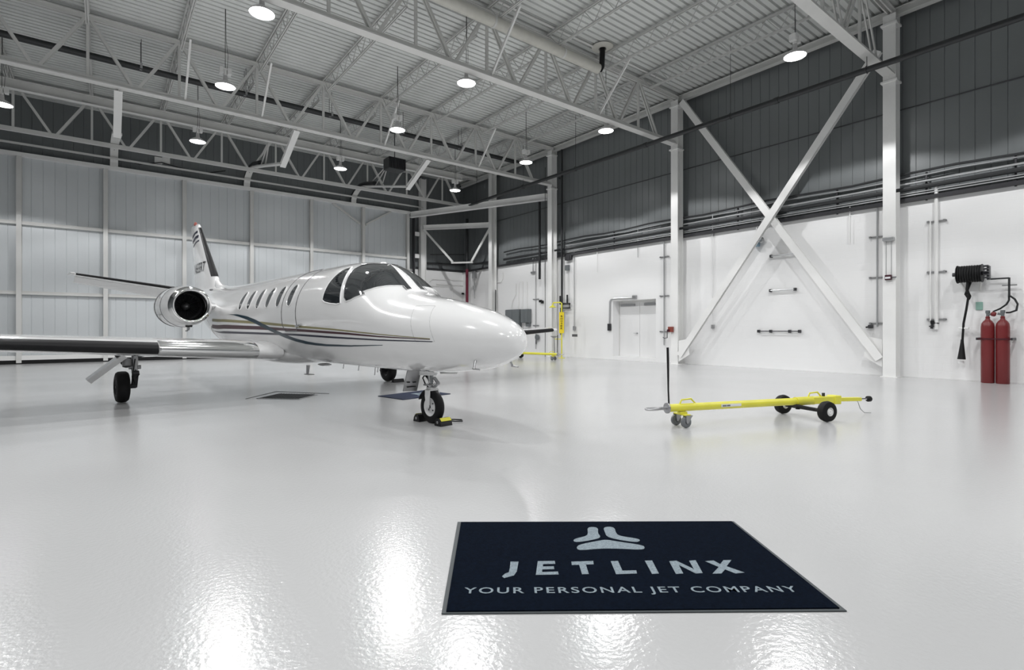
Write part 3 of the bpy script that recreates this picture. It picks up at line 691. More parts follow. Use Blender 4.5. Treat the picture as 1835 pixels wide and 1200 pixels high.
# ================================================================== lamps
def lamp_nodes(l):       # batwing spread of a wide reflector: more light to the sides than straight down
    l.use_nodes = True; nt = l.node_tree; em = [n for n in nt.nodes if n.type == 'EMISSION'][0]
    tc = nt.nodes.new('ShaderNodeTexCoord'); sp = nt.nodes.new('ShaderNodeSeparateXYZ'); ab = nt.nodes.new('ShaderNodeMath'); ab.operation = 'ABSOLUTE'
    mr = nt.nodes.new('ShaderNodeMapRange'); mr.inputs['From Min'].default_value = .42; mr.inputs['From Max'].default_value = .85; mr.inputs['To Min'].default_value = 2.6; mr.inputs['To Max'].default_value = .9
    nt.links.new(tc.outputs['Normal'], sp.inputs[0]); nt.links.new(sp.outputs[2], ab.inputs[0]); nt.links.new(ab.outputs[0], mr.inputs['Value']); nt.links.new(mr.outputs[0], em.inputs['Strength'])
def lamp(x, y, z, label, spot=True):
    t = thing('high_bay_lamp', label, 'lamp', (x, y, z), 0, 'high-bay lamps hanging from the roof')
    MB().lathe([(0,.25),(.015,.255),(.06,.22),(.12,.13),(.16,.06),(.30,.05),(.33,.0)], (0,0,0), (0,0,1), 32).build('reflector', 'prism', t, smooth=40)
    MB().lathe([(.012,.0),(.006,.12),(.012,.245)], (0,0,0), (0,0,1), 32).build('lens', 'lens', t, smooth=40)
    m = MB(); m.cbox((-.1,0,.43), .1,.16,.17); m.cbox((.1,0,.43), .1,.16,.17); m.cbox((0,0,.48), .2,.08,.05); m.cyl((0,0,.3),(0,0,.48),.04); m.build('ballast_box', 'white_steel', t, bevel=.01)
    m = MB(); m.tube([(0,0,.52),(0,0,ZR-z+.06)], .007, 6); m.tube([(.05,0,.52),(.07,.02,.9),(.02,.01,1.3),(.01,0,ZR-z)], .005, 5); m.build('hanger_cord', 'black', t)
    l = bpy.data.lights.new('lamp_light', 'SPOT'); l.energy = SPOT_W; l.spot_size = math.radians(SPOT_ANGLE); l.spot_blend = SPOT_BLEND; l.shadow_soft_size = .12; lamp_nodes(l)
    o = bpy.data.objects.new('lamp_light', l); C.objects.link(o); o.parent = t; o.location = (0,0,-.03)
    return t
LX, LY = [-7.8, -2.4, 2.65, 7.8, 13.4], [-4.0, .9, 5.9, 12.05, 16.3, 21.7]
names = {(4,2):'wide oval lit high-bay lamp nearest the upper right of the X brace', (4,3):'lit lamp hanging just left of the column beside the double door', (4,4):'lit lamp in front of the tall column behind the safety shower',
 (4,5):'dim reddish-topped lamp over the corner beyond the hangar door', (3,3):'very bright lamp hanging in front of the middle truss chord', (3,4):'bright lamp close to the pair of black heater pipes, above the jet cabin',
 (3,5):'dim lamp far back between the second and third door tracks', (2,3):'largest bright lamp, at the top edge left of centre', (2,4):'bright lamp above the jet tail with a round canopy over it',
 (2,5):'small flat lamp seen between the first and second door tracks', (1,5):'bright lamp cut by the left edge of the picture'}
for i, x in enumerate(LX):
    for j, y in enumerate(LY):
        if i == 0: continue
        lamp(x, y, 8.0, names.get((i,j), 'high-bay lamp of the rows outside the picture, behind or beside the camera'))
# ================================================================== pipes and services
def pipe(name, pts, r, material, label, cat='pipe', group=None, seg=12):
    pts = [Vector(p) for p in pts]; o0 = pts[0].copy()
    o = MB().tube([p-o0 for p in pts], r, seg).build(name, material); o.location = o0; return tag(o, label, cat, group)
def ppipe(t, pts, r, material, name, seg=10): return MB().tube([Vector(p)-Vector(t.location) for p in pts], r, seg).build(name, material, t)
# black pipe along the right side with hangers
t = thing('sprinkler_pipe', 'long black pipe slung below the roof parallel to the right wall', 'pipe', (15.2, 3, 7.85))
MB().tube([(0,-7,0),(0,21.3,0)], .075, 14).build('pipe_run', 'blkpipe', t)
m = MB()
for y in (-1, 4.2, 8.8, 15.7): m.lathe([(-.06,.09),(.06,.09)], (0,y,0), (0,1,0), 16, True)
m.build('coupling', 'blkpipe', t)
for y, zt in ((1.95,.38),(5.6,2.2),(12.3,2.2),(15.7,2.2),(19.5,2.2)):
    m = MB(); m.tube([(0,y,.07),(0,y,zt)], .008, 6); m.tube([(.09*math.cos(a),y,.09*math.sin(a)) for a in [2*PI*j/16 for j in range(17)]], .008, 6, False); m.build('hanger_rod', 'dkmetal', t)
# heater pipe pair
for k, (dy, dz, w_) in enumerate(((0,0,'lower'),(.26,.04,'upper'))):
    t = thing('heater_pipe', 'long black tube under the roof beyond the door-track truss, %s of the pair' % w_, 'pipe', (0, 19.55+dy, 9.28+dz), 0, 'paired black heater tubes')
    MB().tube([(-6.5,0,0),(15.6,0,0)], .065, 12).build('tube_run', 'blkpipe', t)
    for x in (-2.3, .9, 3.8, 6.7, 9.6, 12.4):
        m = MB(); m.cbox((x,0,.03), .06,.18,.15); m.build('clamp', 'metal', t); MB().tube([(x,0,.1),(x,0,.86)], .008, 6).build('hanger_rod', 'dkmetal', t)
# insulated drain pipe beside the middle truss
t = thing('roof_drain_pipe', 'fat off-white insulated pipe running beside the middle roof truss', 'pipe', (12.1, 11.2, 9.38))
MB().tube([(-12,0,.06),(0,0,0)], .145, 20).build('insulated_run', 'pipe', t)
MB().tube([(-.02,0,0),(.1,0,.02),(.17,0,.12),(.19,0,.5),(.2,0,.76)], .085, 14).build('elbow', 'black', t)
MB().lathe([(0,.12),(.02,.3),(.05,.34),(.06,.1)], (.2,0,.68), (0,0,1), 24).build('drain_flange', 'pipe', t)
m = MB()
for x in (-9,-6.5,-4,-1.5): m.lathe([(-.03,.155),(.03,.155)], (x,0,-.0-x*.005), (1,0,0), 20, True)
m.build('strap', 'steel', t)
o = pipe('conduit', [(X0+1, 11.35, 10.112), (15.9, 11.35, 10.112)], .03, 'white_steel', 'thin pale conduit high under the roof deck beside the fat insulated pipe', 'conduit')
# conduits running along the right wall
runs = [(5.50,.035,'blkpipe',.10,'wavy dark cable, topmost of the runs along the right wall','cable'),(5.41,.018,'galv',.06,'thin pale conduit just under the topmost wavy cable','conduit'),
        (5.24,.03,'galv',.10,'shiny pale conduit above the thick dark pipe on the right wall','conduit'),(5.10,.06,'blkpipe',.12,'thick dark pipe running along the right wall','pipe'),
        (4.98,.018,'galv',.08,'thin shiny conduit directly below the thick dark pipe','conduit'),(4.92,.018,'galv',.08,'second thin shiny conduit below the thick dark pipe','conduit')]
for k, (z, r, ml, off, lab, cat) in enumerate(runs):
    y1 = (23.2, 18.3, 18.6, 23.3, 18.6, 18.6)[k]
    pts = [(XW-off, -6+i*1.2, z+(.035*math.sin(i*1.7+k) if k < 2 else 0)) for i in range(int((y1+6)/1.2)+1)]
    pipe('conduit_run', pts, r, ml, lab, cat, 'services along the right wall', 8)
o = MB().box(-.12,0,-14,15,-.05,.05).build('ledge_angle', 'dkmetal', smooth=0); o.location = (XW, 12, 4.80); tag(o, 'dark steel ledge where siding meets the white block on the right wall', 'ledge')
o = MB().box(0,3.2,-.08,0,-.04,.04).build('ledge_angle', 'dkmetal', smooth=0); o.location = (14.1, YD+.1, 4.84); tag(o, 'dark ledge on the short wall right of the hangar door', 'ledge')
for k, (u, v) in enumerate(((1660,328),(1500,350),(1322,395),(1100,425),(1820,298))):
    p = at_x(u, v, XW-.05); o = MB().beam((0,0,-.35), (0,0,.4), .04, .05).build('strut_channel', 'dkmetal', smooth=0); o.location = (XW-.03, p.y, 5.08)
    tag(o, 'short upright steel strut clamping the conduit runs, ' + ('right of the pull-station column','just left of the pull-station column','left of the X brace centre','between the two columns by the double door','at the right edge of the picture')[k], 'bracket', 'struts of the wall conduits')
# siding girt line
for z, l_ in ((7.35, 'thin dark seam rail across the upper siding of the right wall'),):
    pipe('seam_rail', [(XW+.06, -6, z), (XW+.06, 26.9, z)], .014, 'dkmetal', l_, 'rail', None, 6)
# vertical conduits
def drop(u, v0, v1, r, ml, label, cat='conduit', boxes=(), struts=(), X=XW-.05, name='wall_conduit'):
    a, b = at_x(u, v0, X), at_x(u, v1, X); t = thing(name, label, cat, (X, a.y, b.z), 0, 'upright wall conduits')
    MB().tube([(0,0,0),(0,0,a.z-b.z)], r, 8).build('conduit_run', ml, t)
    for v, sx, sz in boxes: MB().cbox((0,0,at_x(u,v,X).z-b.z), .07, sx, sz).build('junction_box', 'metal', t, bevel=.006)
    for v in struts: 
        m = MB(); z = at_x(u,v,X).z-b.z; m.cbox((.03,0,z), .03,.42,.035); m.cbox((-.02,-.17,z), .03,.05,.05); m.cbox((-.02,.17,z), .03,.05,.05); m.build('strut_channel', 'metal', t, smooth=0)
    return t
drop(1572, 372, 585, .022, 'galv', 'grey conduit with strut brackets left of the pull-station column', struts=(424,497,579))
drop(1523, 370, 434, .015, 'white_steel', 'short white conduit ending high between X brace and right column')
drop(1277, 384, 587, .014, 'white', 'thin white conduit with small boxes behind the left leg of the X brace', boxes=((420,.08,.1),(585,.1,.14)))
drop(1678, 335, 590, .045, 'white_steel', 'thick pale conduit between the right column and the hose reel', struts=(396,487,572))
drop(1667, 396, 575, .02, 'white_steel', 'thinner white conduit left of the thick pale one')
drop(1190, 432, 618, .022, 'galv', 'grey conduit just left of the column beside the double door', struts=(460,530,594))
drop(1143, 405, 461, .012, 'galv', 'short thin conduit with a bracket above the double door')
drop(1070, 444, 487, .015, 'white_steel', 'short white conduit high to the left above the double door')
drop(1029, 452, 590, .016, 'galv', 'thin conduit right of the dark riser with a small sign beside it', boxes=((588,.12,.2),))
drop(960, 462, 625, .018, 'galv', 'thin conduit on the wall left of the shower column', struts=(536,583))
drop(955, 462, 490, .02, 'galv', 'short conduit pair high on the wall left of the shower column', boxes=((488,.3,.1),))
drop(977, 300, 640, .014, 'dkmetal', 'very thin dark line down the face of the shower column', X=16.78)
t = drop(1007, 268, 588, .05, 'blkpipe', 'tall dark riser pipe right of the shower column', 'pipe', X=XW-.23, name='riser_pipe')
MB().tube([(0,0,6.9+.2),(0,.2,6.92+.2)], .04, 8).build('elbow', 'blkpipe', t)
t = drop(967, 350, 500, .06, 'blkpipe', 'dark riser pipe left of the shower column', 'pipe', X=XW-.24, name='riser_pipe')
# device on pipe run near riser
p = at_x(1018, 466, XW-.08); t = thing('alarm_horn', 'small grey box with brackets hung just right of the tall dark riser', 'electrical box', p)
m = MB(); m.cbox((0,0,.1), .14,.3,.22); m.cbox((0,-.2,.1), .1,.1,.2); m.build('housing', 'dkmetal', t, bevel=.01); MB().cbox((0,.05,-.35), .14,.2,.25).build('lower_box', 'greybox', t, bevel=.01)
t = thing('pipe_loop', 'black square pipe loop high beside the yellow safety shower', 'pipe', at_x(1004, 590, XW-.15))
b = Vector(t.location); P_ = lambda u, v: at_x(u, v, XW-.15)-b
m = MB(); m.tube([P_(1004,530),P_(1004,544),P_(1021,544),P_(1021,551.5),P_(1005.5,552),P_(1005.5,600)], .045, 8); m.tube([P_(1016.5,528),P_(1016.5,544)], .04, 8); m.build('pipe_run', 'blkpipe', t)
# small items on right wall
def plate(u0, v0, u1, v1, material, name, label, cat, X=XW, dep=.04):
    a, b = at_x(u0, v0, X-dep), at_x(u1, v1, X-dep); y0, y1 = sorted((a.y, b.y)); z0, z1 = sorted((a.z, b.z))
    o = MB().box(-dep, 0, (y0-y1)/2, (y1-y0)/2, (z0-z1)/2, (z1-z0)/2).build(name, material, bevel=min(.008, dep/3)); o.location = (X, (y0+y1)/2, (z0+z1)/2); return tag(o, label, cat)
o = plate(1034.5, 603, 1025, 598.5, 'seam', 'wall_notice', 'small black-lettered notice on white wall, right of the safety shower', 'sign', dep=.01)
o.name = 'wall_notice'
for k in range(2):
    pass
t = thing('manual_alarm_box', 'red alarm box on the column left of the X brace', 'alarm', at_x(1202, 590, 16.77))
m = MB(); m.cbox((0,0,0), .1,.2,.2); m.build('box', 'rust', t, bevel=.01); MB().cyl((-.1,.06,-.04), (-.05,.06,-.04), .045).build('push_button', 'maroon', t)
MB().tube([(0,.1,-.06),(0,.16,-.06),(0,.16,-.32),(.0,.30,-.33),(.02,.36,-.30)], .015, 8).build('cable', 'dkmetal', t)
t = thing('conduit_elbow', 'bent grey conduit around the upper left corner of the double door', 'conduit', at_x(1092, 586, XW-.04)); b = Vector(t.location); P_ = lambda u, v: at_x(u, v, XW-.04)-b
MB().tube([P_(1092,584),P_(1093,540),P_(1095,536),P_(1099,534.5),P_(1136,533.5)], .03, 8).build('conduit_run', 'galv', t); MB().cbox((0,0,0), .09,.16,.3).build('outlet_box', 'dkmetal', t, bevel=.01); MB().cbox(P_(1137,532), .08,.2,.14).build('sensor', 'metal', t, bevel=.01)
t = thing('wall_camera_box', 'pale blue boxed device with a round grey fitting under the X brace crossing', 'electrical box', at_x(1357, 433, XW-.12))
MB().cbox((0,.04,0), .16,.2,.32).build('case', 'bluebox', t, bevel=.015); MB().lathe([(0,.08),(.06,.1),(.1,.06)], (0,-.16,.03), (-1,0,0), 20).build('round_fitting', 'metal', t); MB().tube([(.05,.06,.15),(.05,.05,.5),(.05,-.2,.72),(.05,-.5,.78)], .012, 8).build('cable', 'white', t)
for u0, v0, u1, v1, dk, lab in ((1381,459,1425,454,0,'upper short wall rack bar between the legs of the X brace'),(1380,521,1424,517.5,0,'middle short wall rack bar between the legs of the X brace'),(1357,593,1432,593.5,1,'long dark rack bar, lowest between the legs of the X brace')):
    a, b = at_x(u0, v0, XW-.08), at_x(u1, v1, XW-.08); t = thing('rack_bar', lab, 'wall rack', (a+b)/2, 0, 'wall rack bars under the X brace'); h = (b-a)/2; h.z = 0; 
    MB().tube([-h, h], .022 if not dk else .016, 8).build('bar', 'galv' if not dk else 'dkmetal', t)
    for f in ((-1,1) if not dk else (-.95,-.35,.55,1)): MB().cbox(h*f+Vector((.03,0,0)), .1,.07,.09).build('end_bracket', 'dkmetal', t, bevel=.008)
t = thing('bell_switch', 'pull station with two thin rods beside the column right of the X brace', 'alarm', at_x(1592, 497, 16.785)); 
MB().cbox((0,0,0), .09,.15,.14).build('body', 'maroon', t, bevel=.01); MB().cbox((-.05,0,-.01), .02,.12,.05).build('label_strip', 'paper', t); MB().cbox((0,-.13,.0), .03,.1,.02).build('arm', 'dkmetal', t)
for dy in (.06, -.06): MB().tube([(.02,dy,.05),(.02,dy,1.02)], .008, 6).build('rod', 'galv', t)
MB().cbox((0,0,1.04), .09,.26,.10).build('upper_box', 'galv', t, bevel=.01)
t = thing('gas_valve', 'small black valve with grey box low on the wall left of the right column', 'valve', at_x(1566, 585, XW-.07))
MB().cbox((0,.08,0), .1,.12,.1).build('valve_body', 'dkmetal', t, bevel=.02); MB().tube([(0,.1,0),(0,.2,-.02)], .02, 8).build('lever', 'black', t)
MB().cbox((.03,-.28,.02), .05,.12,.15).build('switch_box', 'greybox', t, bevel=.01)
t = thing('hose_valve', 'black valve cluster at the foot of the thick pale conduit', 'valve', at_x(1671, 577, XW-.08))
MB().cbox((0,0,0), .09,.08,.1).build('valve_body', 'black', t, bevel=.02); m = MB(); m.cyl((0,0,-.02),(0,.02,-.17),.03); m.cyl((0,-.02,-.02),(0,-.14,-.03),.015); m.cbox((0,.02,-.11),.08,.09,.03); m.build('spout', 'dkmetal', t)
# electrical enclosures
for u0, u1, v0, v1, lab in ((906,931,555,584,'larger grey electrical enclosure on the white wall, left of its smaller neighbour'),(933.5,947,554,578,'smaller grey electrical enclosure right of the larger one')):
    a, b = at_x(u0, v0, XW-.22), at_x(u1, v1, XW-.22); yc, zc = (a.y+b.y)/2, (a.z+b.z)/2; hy_, hz = abs(a.y-b.y)/2, abs(a.z-b.z)/2
    t = thing('electrical_enclosure', lab, 'electrical box', (XW, yc, zc), 0, 'grey enclosures on the right wall')
    MB().box(-.24,-.02,-hy_,hy_,-hz,hz).build('cabinet', 'greybox', t, bevel=.012); MB().box(-.265,-.24,-hy_+.02,-.01,-hz+.03,hz-.03).build('door', 'greybox', t, bevel=.008); MB().box(-.265,-.24,.01,hy_-.02,-hz+.03,hz-.03).build('door', 'greybox', t, bevel=.008)
    MB().cbox((-.1,-hy_*.5,-hz-.1), .14,hy_*.8,.2).build('lower_box', 'greybox', t, bevel=.01)
for k, pts in enumerate(([(916,553),(918,540),(924,528),(924,508)],[(929,553),(929,506)],[(936,590),(936,504)],[(944,553),(944,505)])):
    b = at_x(*pts[0], XW-.05); o = MB().tube([at_x(u, v, XW-.05)-b for u, v in pts], .02, 8).build('white_conduit', 'white_steel'); o.location = b
    tag(o, 'white conduit above the grey enclosures, ' + ('the bent leftmost one','second from the left','long one between the enclosures','rightmost one')[k], 'conduit', 'white conduits above the enclosures')
for k, pts in enumerate(([(887,505),(898,505),(901,500),(901,488)],)):
    b = at_x(*pts[0], XW-.05); o = MB().tube([at_x(u, v, XW-.05)-b for u, v in pts], .02, 8).build('white_conduit', 'white_steel'); o.location = b; tag(o, 'curved white conduit leaving the corner-frame column', 'conduit')
pipe('wall_conduit', [at_x(888,519,XW-.2), at_x(888,575,XW-.2), at_x(888,640,XW-.2)], .025, 'dkmetal', 'dark conduit down the wall beside the column beyond the enclosures', 'conduit')
t = thing('emergency_light', 'small black twin-head lamp on the wall left of the safety shower', 'light', at_x(970, 540, XW-.05)); m = MB(); m.cbox((0,.06,.02), .1,.16,.12); m.cbox((0,-.08,-.03), .12,.1,.14); m.build('housing', 'black', t, bevel=.01)
t = thing('wall_phone', 'dark oval device with cord on the wall behind the far wing tip', 'phone', at_x(964, 604, XW-.06)); MB().lathe([(0,.02),(.02,.14),(.08,.15),(.1,.02)], (0,0,0), (-1,0,0), 20).build('body', 'greybox', t); MB().tube([(0,.15,.15),(0,.15,-.35)], .02, 6).build('cord', 'dkmetal', t)
# back wall right of the hangar door: conduits
for k, pts in enumerate(([(770,505),(774,500),(836,503)],[(782,509),(836,512)],[(770,512),(808,513),(811,516),(811,545)],[(771,456),(835,456)])):
    b = at_y(*pts[0], YD+.05); o = MB().tube([at_y(u, v, YD+.05)-b for u, v in pts], .022, 8).build('white_conduit', 'white_steel' if k < 3 else 'dkmetal'); o.location = b
    tag(o, 'conduit on the short wall right of the hangar door, ' + ('upper white run','middle white run','lower white run turning down','thin dark run across the siding')[k], 'conduit', 'conduits on the short end wall')
pipe('end_wall_pipe', [at_y(764,471,YD), at_y(836,475,YD), (XW-.1,23.8,5.12)], .05, 'blkpipe', 'dark pipe turning the corner at the top of the short end wall', 'pipe')
t = thing('fuse_box', 'grey box with hanging cable on the wall right of the red standpipe', 'electrical box', at_x(850, 492, XW-.1)); MB().cbox((0,0,0), .15,.3,.42).build('case', 'metal', t, bevel=.01); MB().tube([(0,0,-.2),(0,.02,-.8),(0,-.02,-1.4)], .02, 6).build('cable', 'galv', t); MB().cbox((0,0,-.75), .1,.18,.22).build('lower_box', 'galv', t, bevel=.01)
t = thing('black_wall_box', 'small black box left of the red standpipe', 'electrical box', at_y(831, 526, YD+.02)); MB().cbox((0,0,0), .25,.12,.1).build('case', 'black', t, bevel=.01)
t = thing('standpipe', 'tall vertical pipe in the corner, red below and black above', 'pipe', (16.62, 25.6, 0))
MB().cyl((0,0,0), (0,0,4.78), .085, 16).build('lower_pipe', 'redpipe', t); MB().cyl((0,0,4.78), (0,0,7.7), .083, 16).build('upper_pipe', 'blkpipe', t)
# dark guide + ladder beside door end
t = thing('door_guide', 'dark upright channel with short rungs at the right end of the hangar door', 'guide', (13.85, 26.75, 0))
MB().box(-.09,.0,-.05,.1,0,7.6).build('channel', 'dkmetal', t, smooth=0)
for z in (1.2, 2.6, 4.0, 5.35, 6.6): MB().box(.0,.3,-.0,.12,z,z+.22).build('rung_plate', 'white_steel', t, smooth=0)
# corner frame
o = MB().hbeam((0,0,0), Vector((16.95,19.0,7.72))-Vector((13.6,26.75,7.72)), .24, .3).build('corner_beam', 'white_steel', smooth=0); o.location = (13.6,26.75,7.72); tag(o, 'diagonal white beam from the hangar door head to the tall column', 'beam')
t = thing('corner_frame', 'white beam with two slanted legs bridging the corner behind the diagonal beam', 'brace frame', (14.4, 26.7, 7.1)); e = Vector((2.55,-3.0,0))
MB().hbeam((0,0,0), e, .2, .26).build('beam', 'white_steel', t, smooth=0); MB().beam((0,0,-.1), e*.44+Vector((0,0,-2.0)), .11,.11).build('leg', 'steel', t, smooth=0); MB().beam(e+Vector((0,0,-.1)), e*.72+Vector((0,0,-2.0)), .11,.11).build('leg', 'steel', t, smooth=0)
MB().beam(e*.42+Vector((0,0,-2.05)), e*.74+Vector((0,0,-2.05)), .11,.08).build('lower_tie', 'steel', t, smooth=0)
# X brace
for y0, y1, z0, z1, lab in ((11.5,5.2,.33,8.95,'slanted steel leg of the X brace rising from the left column foot to the right'),(5.2,11.5,.48,9.75,'slanted steel leg of the X brace rising from the right column foot to the left')):
    t = thing('cross_brace', lab, 'brace', (16.95, y0, z0), 0, 'legs of the X brace')
    x_ = 0 if y0 < 8 else -.14; d_ = Vector((0, y1-y0, z1-z0))
    MB().hbeam((x_,0,0), d_+Vector((x_,0,0)), .22, .13, .014, up=(1,0,0)).build('brace_leg', 'white_steel', t, smooth=0)
    s_ = 1 if y1 > y0 else -1
    MB().prism([(-.05*s_,-.22),(.4*s_,.05),(.30*s_,.62),(-.05*s_,.55)], .02, lambda c: (x_+c.z, c.x-.0, c.y)).build('gusset_plate', 'white_steel', t, smooth=0)
    m = MB()
    for q in (.12,.2,.28): m.cyl((x_-.03,q*s_,q*1.25+.02), (x_,q*s_,q*1.25+.02), .014, 8)
    m.build('bolt', 'dkmetal', t)
# junction boxes above door
for k, u in enumerate((284, 298)):
    p = at_y(u, 287, YD); o = MB().cbox((0,0,0), .28,.1,.28).build('junction_box', 'white_steel', bevel=.01); o.location = (p.x, YD+.05, p.z); tag(o, '%s of two small white square boxes above the hangar door' % ('left','right')[k], 'electrical box', 'white boxes above the door')
pipe('door_cable', [at_y(u, v, YD-.04) for u, v in ((212,286),(222,287),(250,294),(290,291),(320,300),(370,310),(404,306))], .02, 'black', 'sagging black cable strung above the hangar door', 'cable')
# unit heater near the second track
t = thing('unit_heater', 'dark unit heater with fan under the roof near the middle of the hangar door', 'heater', (10.2, 21.6, 8.6))
MB().cbox((0,0,0), .8,.6,.5).build('case', 'blkpipe', t, bevel=.02)
m = MB()
for k in range(9): m.cbox((-.36+.09*k,-.31,0), .02,.04,.42)
m.build('louver', 'dkmetal', t, smooth=0); MB().tube([(0,0,.25),(0,0,1.5)], .02, 8).build('hanger_rod', 'dkmetal', t)
# ================================================================== tow bars
def towbar(name, label, loc, rotz, group):
    t = thing(name, label, 'tow bar', loc, rotz, group)
    t_ = MB().tube([(.05,0,.255),(2.55,0,.245)], .052, 20).build('main_tube', 'yellow', t)
    MB().tube([(2.25,0,.246),(2.6,0,.245)], .062, 20).build('sleeve', 'yellow', t)
    m = MB(); m.beam((2.55,0,.25), (3.02,0,.245), .12,.105); m.beam((2.95,0,.245), (3.08,0,.24), .15,.13, ); m.build('head_box', 'yellow', t, bevel=.012)
    MB().beam((3.05,0,.24), (3.55,0,.225), .07,.055).build('fork_arm', 'yellow', t, bevel=.006)
    MB().cyl((3.52,0,.225), (3.72,0,.22), .016).build('tip_rod', 'chrome', t); MB().lathe([(-.03,.02),(-.02,.045),(.02,.045),(.03,.02)], (3.74,0,.22), (1,0,0), 16, True).build('tip_knob', 'black', t)
    MB().tube([(3.50,0,.20),(3.52,-.03,.08),(3.58,-.05,.02),(3.72,-.05,.012)], .005, 6).build('chain_hook', 'metal', t)
    MB().cyl((2.3,0,.13), (2.3,0,.19), .03).build('axle_post', 'black', t)
    MB().tube([(2.42,-.37,.145),(2.42,.37,.145)], .028, 10).build('axle', 'black', t)
    MB().tube([(2.2,0,.20),(2.42,-.2,.15)], .02, 8).build('axle_stay', 'black', t)
    for sg in (1, -1):
        wl = MB().lathe([(-.055,.06),(-.06,.10),(-.045,.135),(0,.147),(.045,.135),(.06,.10),(.055,.06)], (2.42,.38*sg,.147), (0,1,0), 32).build('wheel', 'tire', t, smooth=50)
        MB().lathe([(-.058,.005),(-.06,.03),(-.035,.04),(-.03,.055),(-.056,.068)], (2.42,.38*sg,.147), (0,1,0), 24).build('hub', 'white_steel', wl); MB().lathe([(.056,.068),(.03,.055),(.035,.04),(.06,.03),(.058,.005)], (2.42,.38*sg,.147), (0,1,0), 24).build('hub', 'white_steel', wl)
    for x in (.36, 2.62):
        MB().tube([(x-.12,0,.30),(x-.09,0,.355),(x+.06,0,.365),(x+.13,0,.30)], .011, 8).build('carry_handle', 'yellow', t)
    MB().cbox((2.80,0,.325), .03,.03,.05).build('lock_pin', 'dkmetal', t)
    MB().beam((.28,0,.20), (.28,0,.16), .07,.12, up=(1,0,0)).build('caster_mount', 'yellow', t, bevel=.008); MB().beam((.28,-.13,.165), (.28,.13,.165), .09,.02).build('caster_bar', 'yellow', t, bevel=.004)
    for sg in (1, -1):
        w_ = MB().lathe([(-.024,.02),(-.026,.06),(-.015,.074),(.015,.074),(.026,.06),(.024,.02)], (.26,.105*sg,.075), (0,1,0), 24).build('caster', 'caster', t, smooth=50)
        m = MB()
        for e in (-.034, .034): m.add([(.24,.105*sg+e,.16),(.34,.105*sg+e,.16),(.28,.105*sg+e,.065),(.245,.105*sg+e,.065)], [(0,1,2,3)])
        m.cyl((.26,.105*sg-.036,.075), (.26,.105*sg+.036,.075), .016); m.cbox((.29,.105*sg,.16), .1,.075,.01); m.build('caster_fork', 'metal', w_, smooth=0)
    m = MB(); m.lathe([(0,.07),(.02,.07)], (.03,0,.255), (1,0,0), 20, True); m.tube([(.03,0,.255),(-.08,0,.255)], .022, 10)
    m.tube([(-.18+.10*math.cos(a), .052*math.sin(a), .255) for a in [2*PI*j/20 for j in range(21)]], .016, 8, False); m.build('hitch_ring', 'metal', t)
    MB().tube([(.07,0,.29),(.06,0,.5),(.055,0,.88),(.05,0,1.06)], [.011,.011,.016,.016], 8).build('lift_handle', 'black', t)
    lb = MB().add([(x, -.0535*math.cos(a), .252+.0535*math.sin(a)) for x in (.88,1.22) for a in (-.35,-.1,.15,.4)], [(0,4,5,1),(1,5,6,2),(2,6,7,3)]).build('label', 'paper', t, smooth=60)
    MB().box(.90,.965,-.0560,-.0545,.243,.262).box(.975,1.03,-.0560,-.0545,.243,.262).build('label_mark', 'greybox', lb, smooth=0)
    return t
a, b = at_floor(1205, 763), None
A = cam_pt(2.02, 6.95); B = cam_pt(5.50, 8.15); rz = math.atan2(B.y-A.y, B.x-A.x)
tb = towbar('tow_bar', 'yellow aircraft tow bar with two black wheels on the open floor', (A.x, A.y, 0), rz, 'yellow aircraft tow bars')
P2 = cam_pt(1.95, 22.0); Q2 = cam_pt(.5, 23.3)
dup(tb, (P2.x, P2.y, 0), math.atan2(Q2.y-P2.y, Q2.x-P2.x), 'distant yellow tow bar by the safety shower, partly behind the jet nose')
# ================================================================== safety shower
t = thing('safety_shower', 'yellow emergency shower with a tall yellow lettered sign against the wall', 'safety shower', (16.35, 17.35, 0), 0)
V = Vector; sd = V((RX, RY, 0)); fw = V((FX, FY, 0))   # the sign faces the hall
sx = V((-.35,.94,0)).normalized()                       # direction of the arm
MB().tube([(0,0,.02),(0,0,2.48),tuple(V((0,0,2.52))+sx*.06),tuple(V((0,0,2.52))+sx*.42),tuple(V((0,0,2.42))+sx*.46)], .03, 10).build('stand_pipe', 'yellow', t)
MB().lathe([(0,.02),(-.05,.05),(-.12,.16),(-.14,.16),(-.14,.02)], tuple(V((0,0,2.44))+sx*.46), (0,0,1), 20).build('shower_head', 'yellow', t)
MB().lathe([(0,.16),(.02,.16),(.03,.03)], (0,0,0), (0,0,1), 20, True).build('base_flange', 'yellow', t)
MB().tube([(0,0,.86),tuple(sx*.35+V((0,0,.86)))], .02, 8).build('eyewash_pipe', 'yellow', t)
MB().lathe([(-.07,.06),(0,.17),(.02,.17),(.0,.15)], tuple(sx*.38+V((0,0,.98))), (0,0,1), 20).build('eyewash_bowl', 'metal', t)
MB().tube([tuple(sx*.4+V((0,-.02,.95))), tuple(sx*.38+V((0,-.02,.2)))], .012, 6).build('pull_rod', 'dkmetal', t)
nrm = V((-.75,-.66,0)).normalized(); tg = V((nrm.y*-1, nrm.x, 0)) ; tg = V((-nrm.y, nrm.x, 0)); tg = tg if tg.dot(sd) > 0 else -tg
sg_ = MB().add([tuple(nrm*o_+tg*a_+V((0,0,z_))) for o_ in (.04,.055) for a_, z_ in ((-.11,1.13),(.11,1.13),(.11,2.08),(-.11,2.08))], [(0,1,2,3),(4,7,6,5),(0,4,5,1),(1,5,6,2),(2,6,7,3),(3,7,4,0)]).build('sign_board', 'signyel', t, smooth=0)
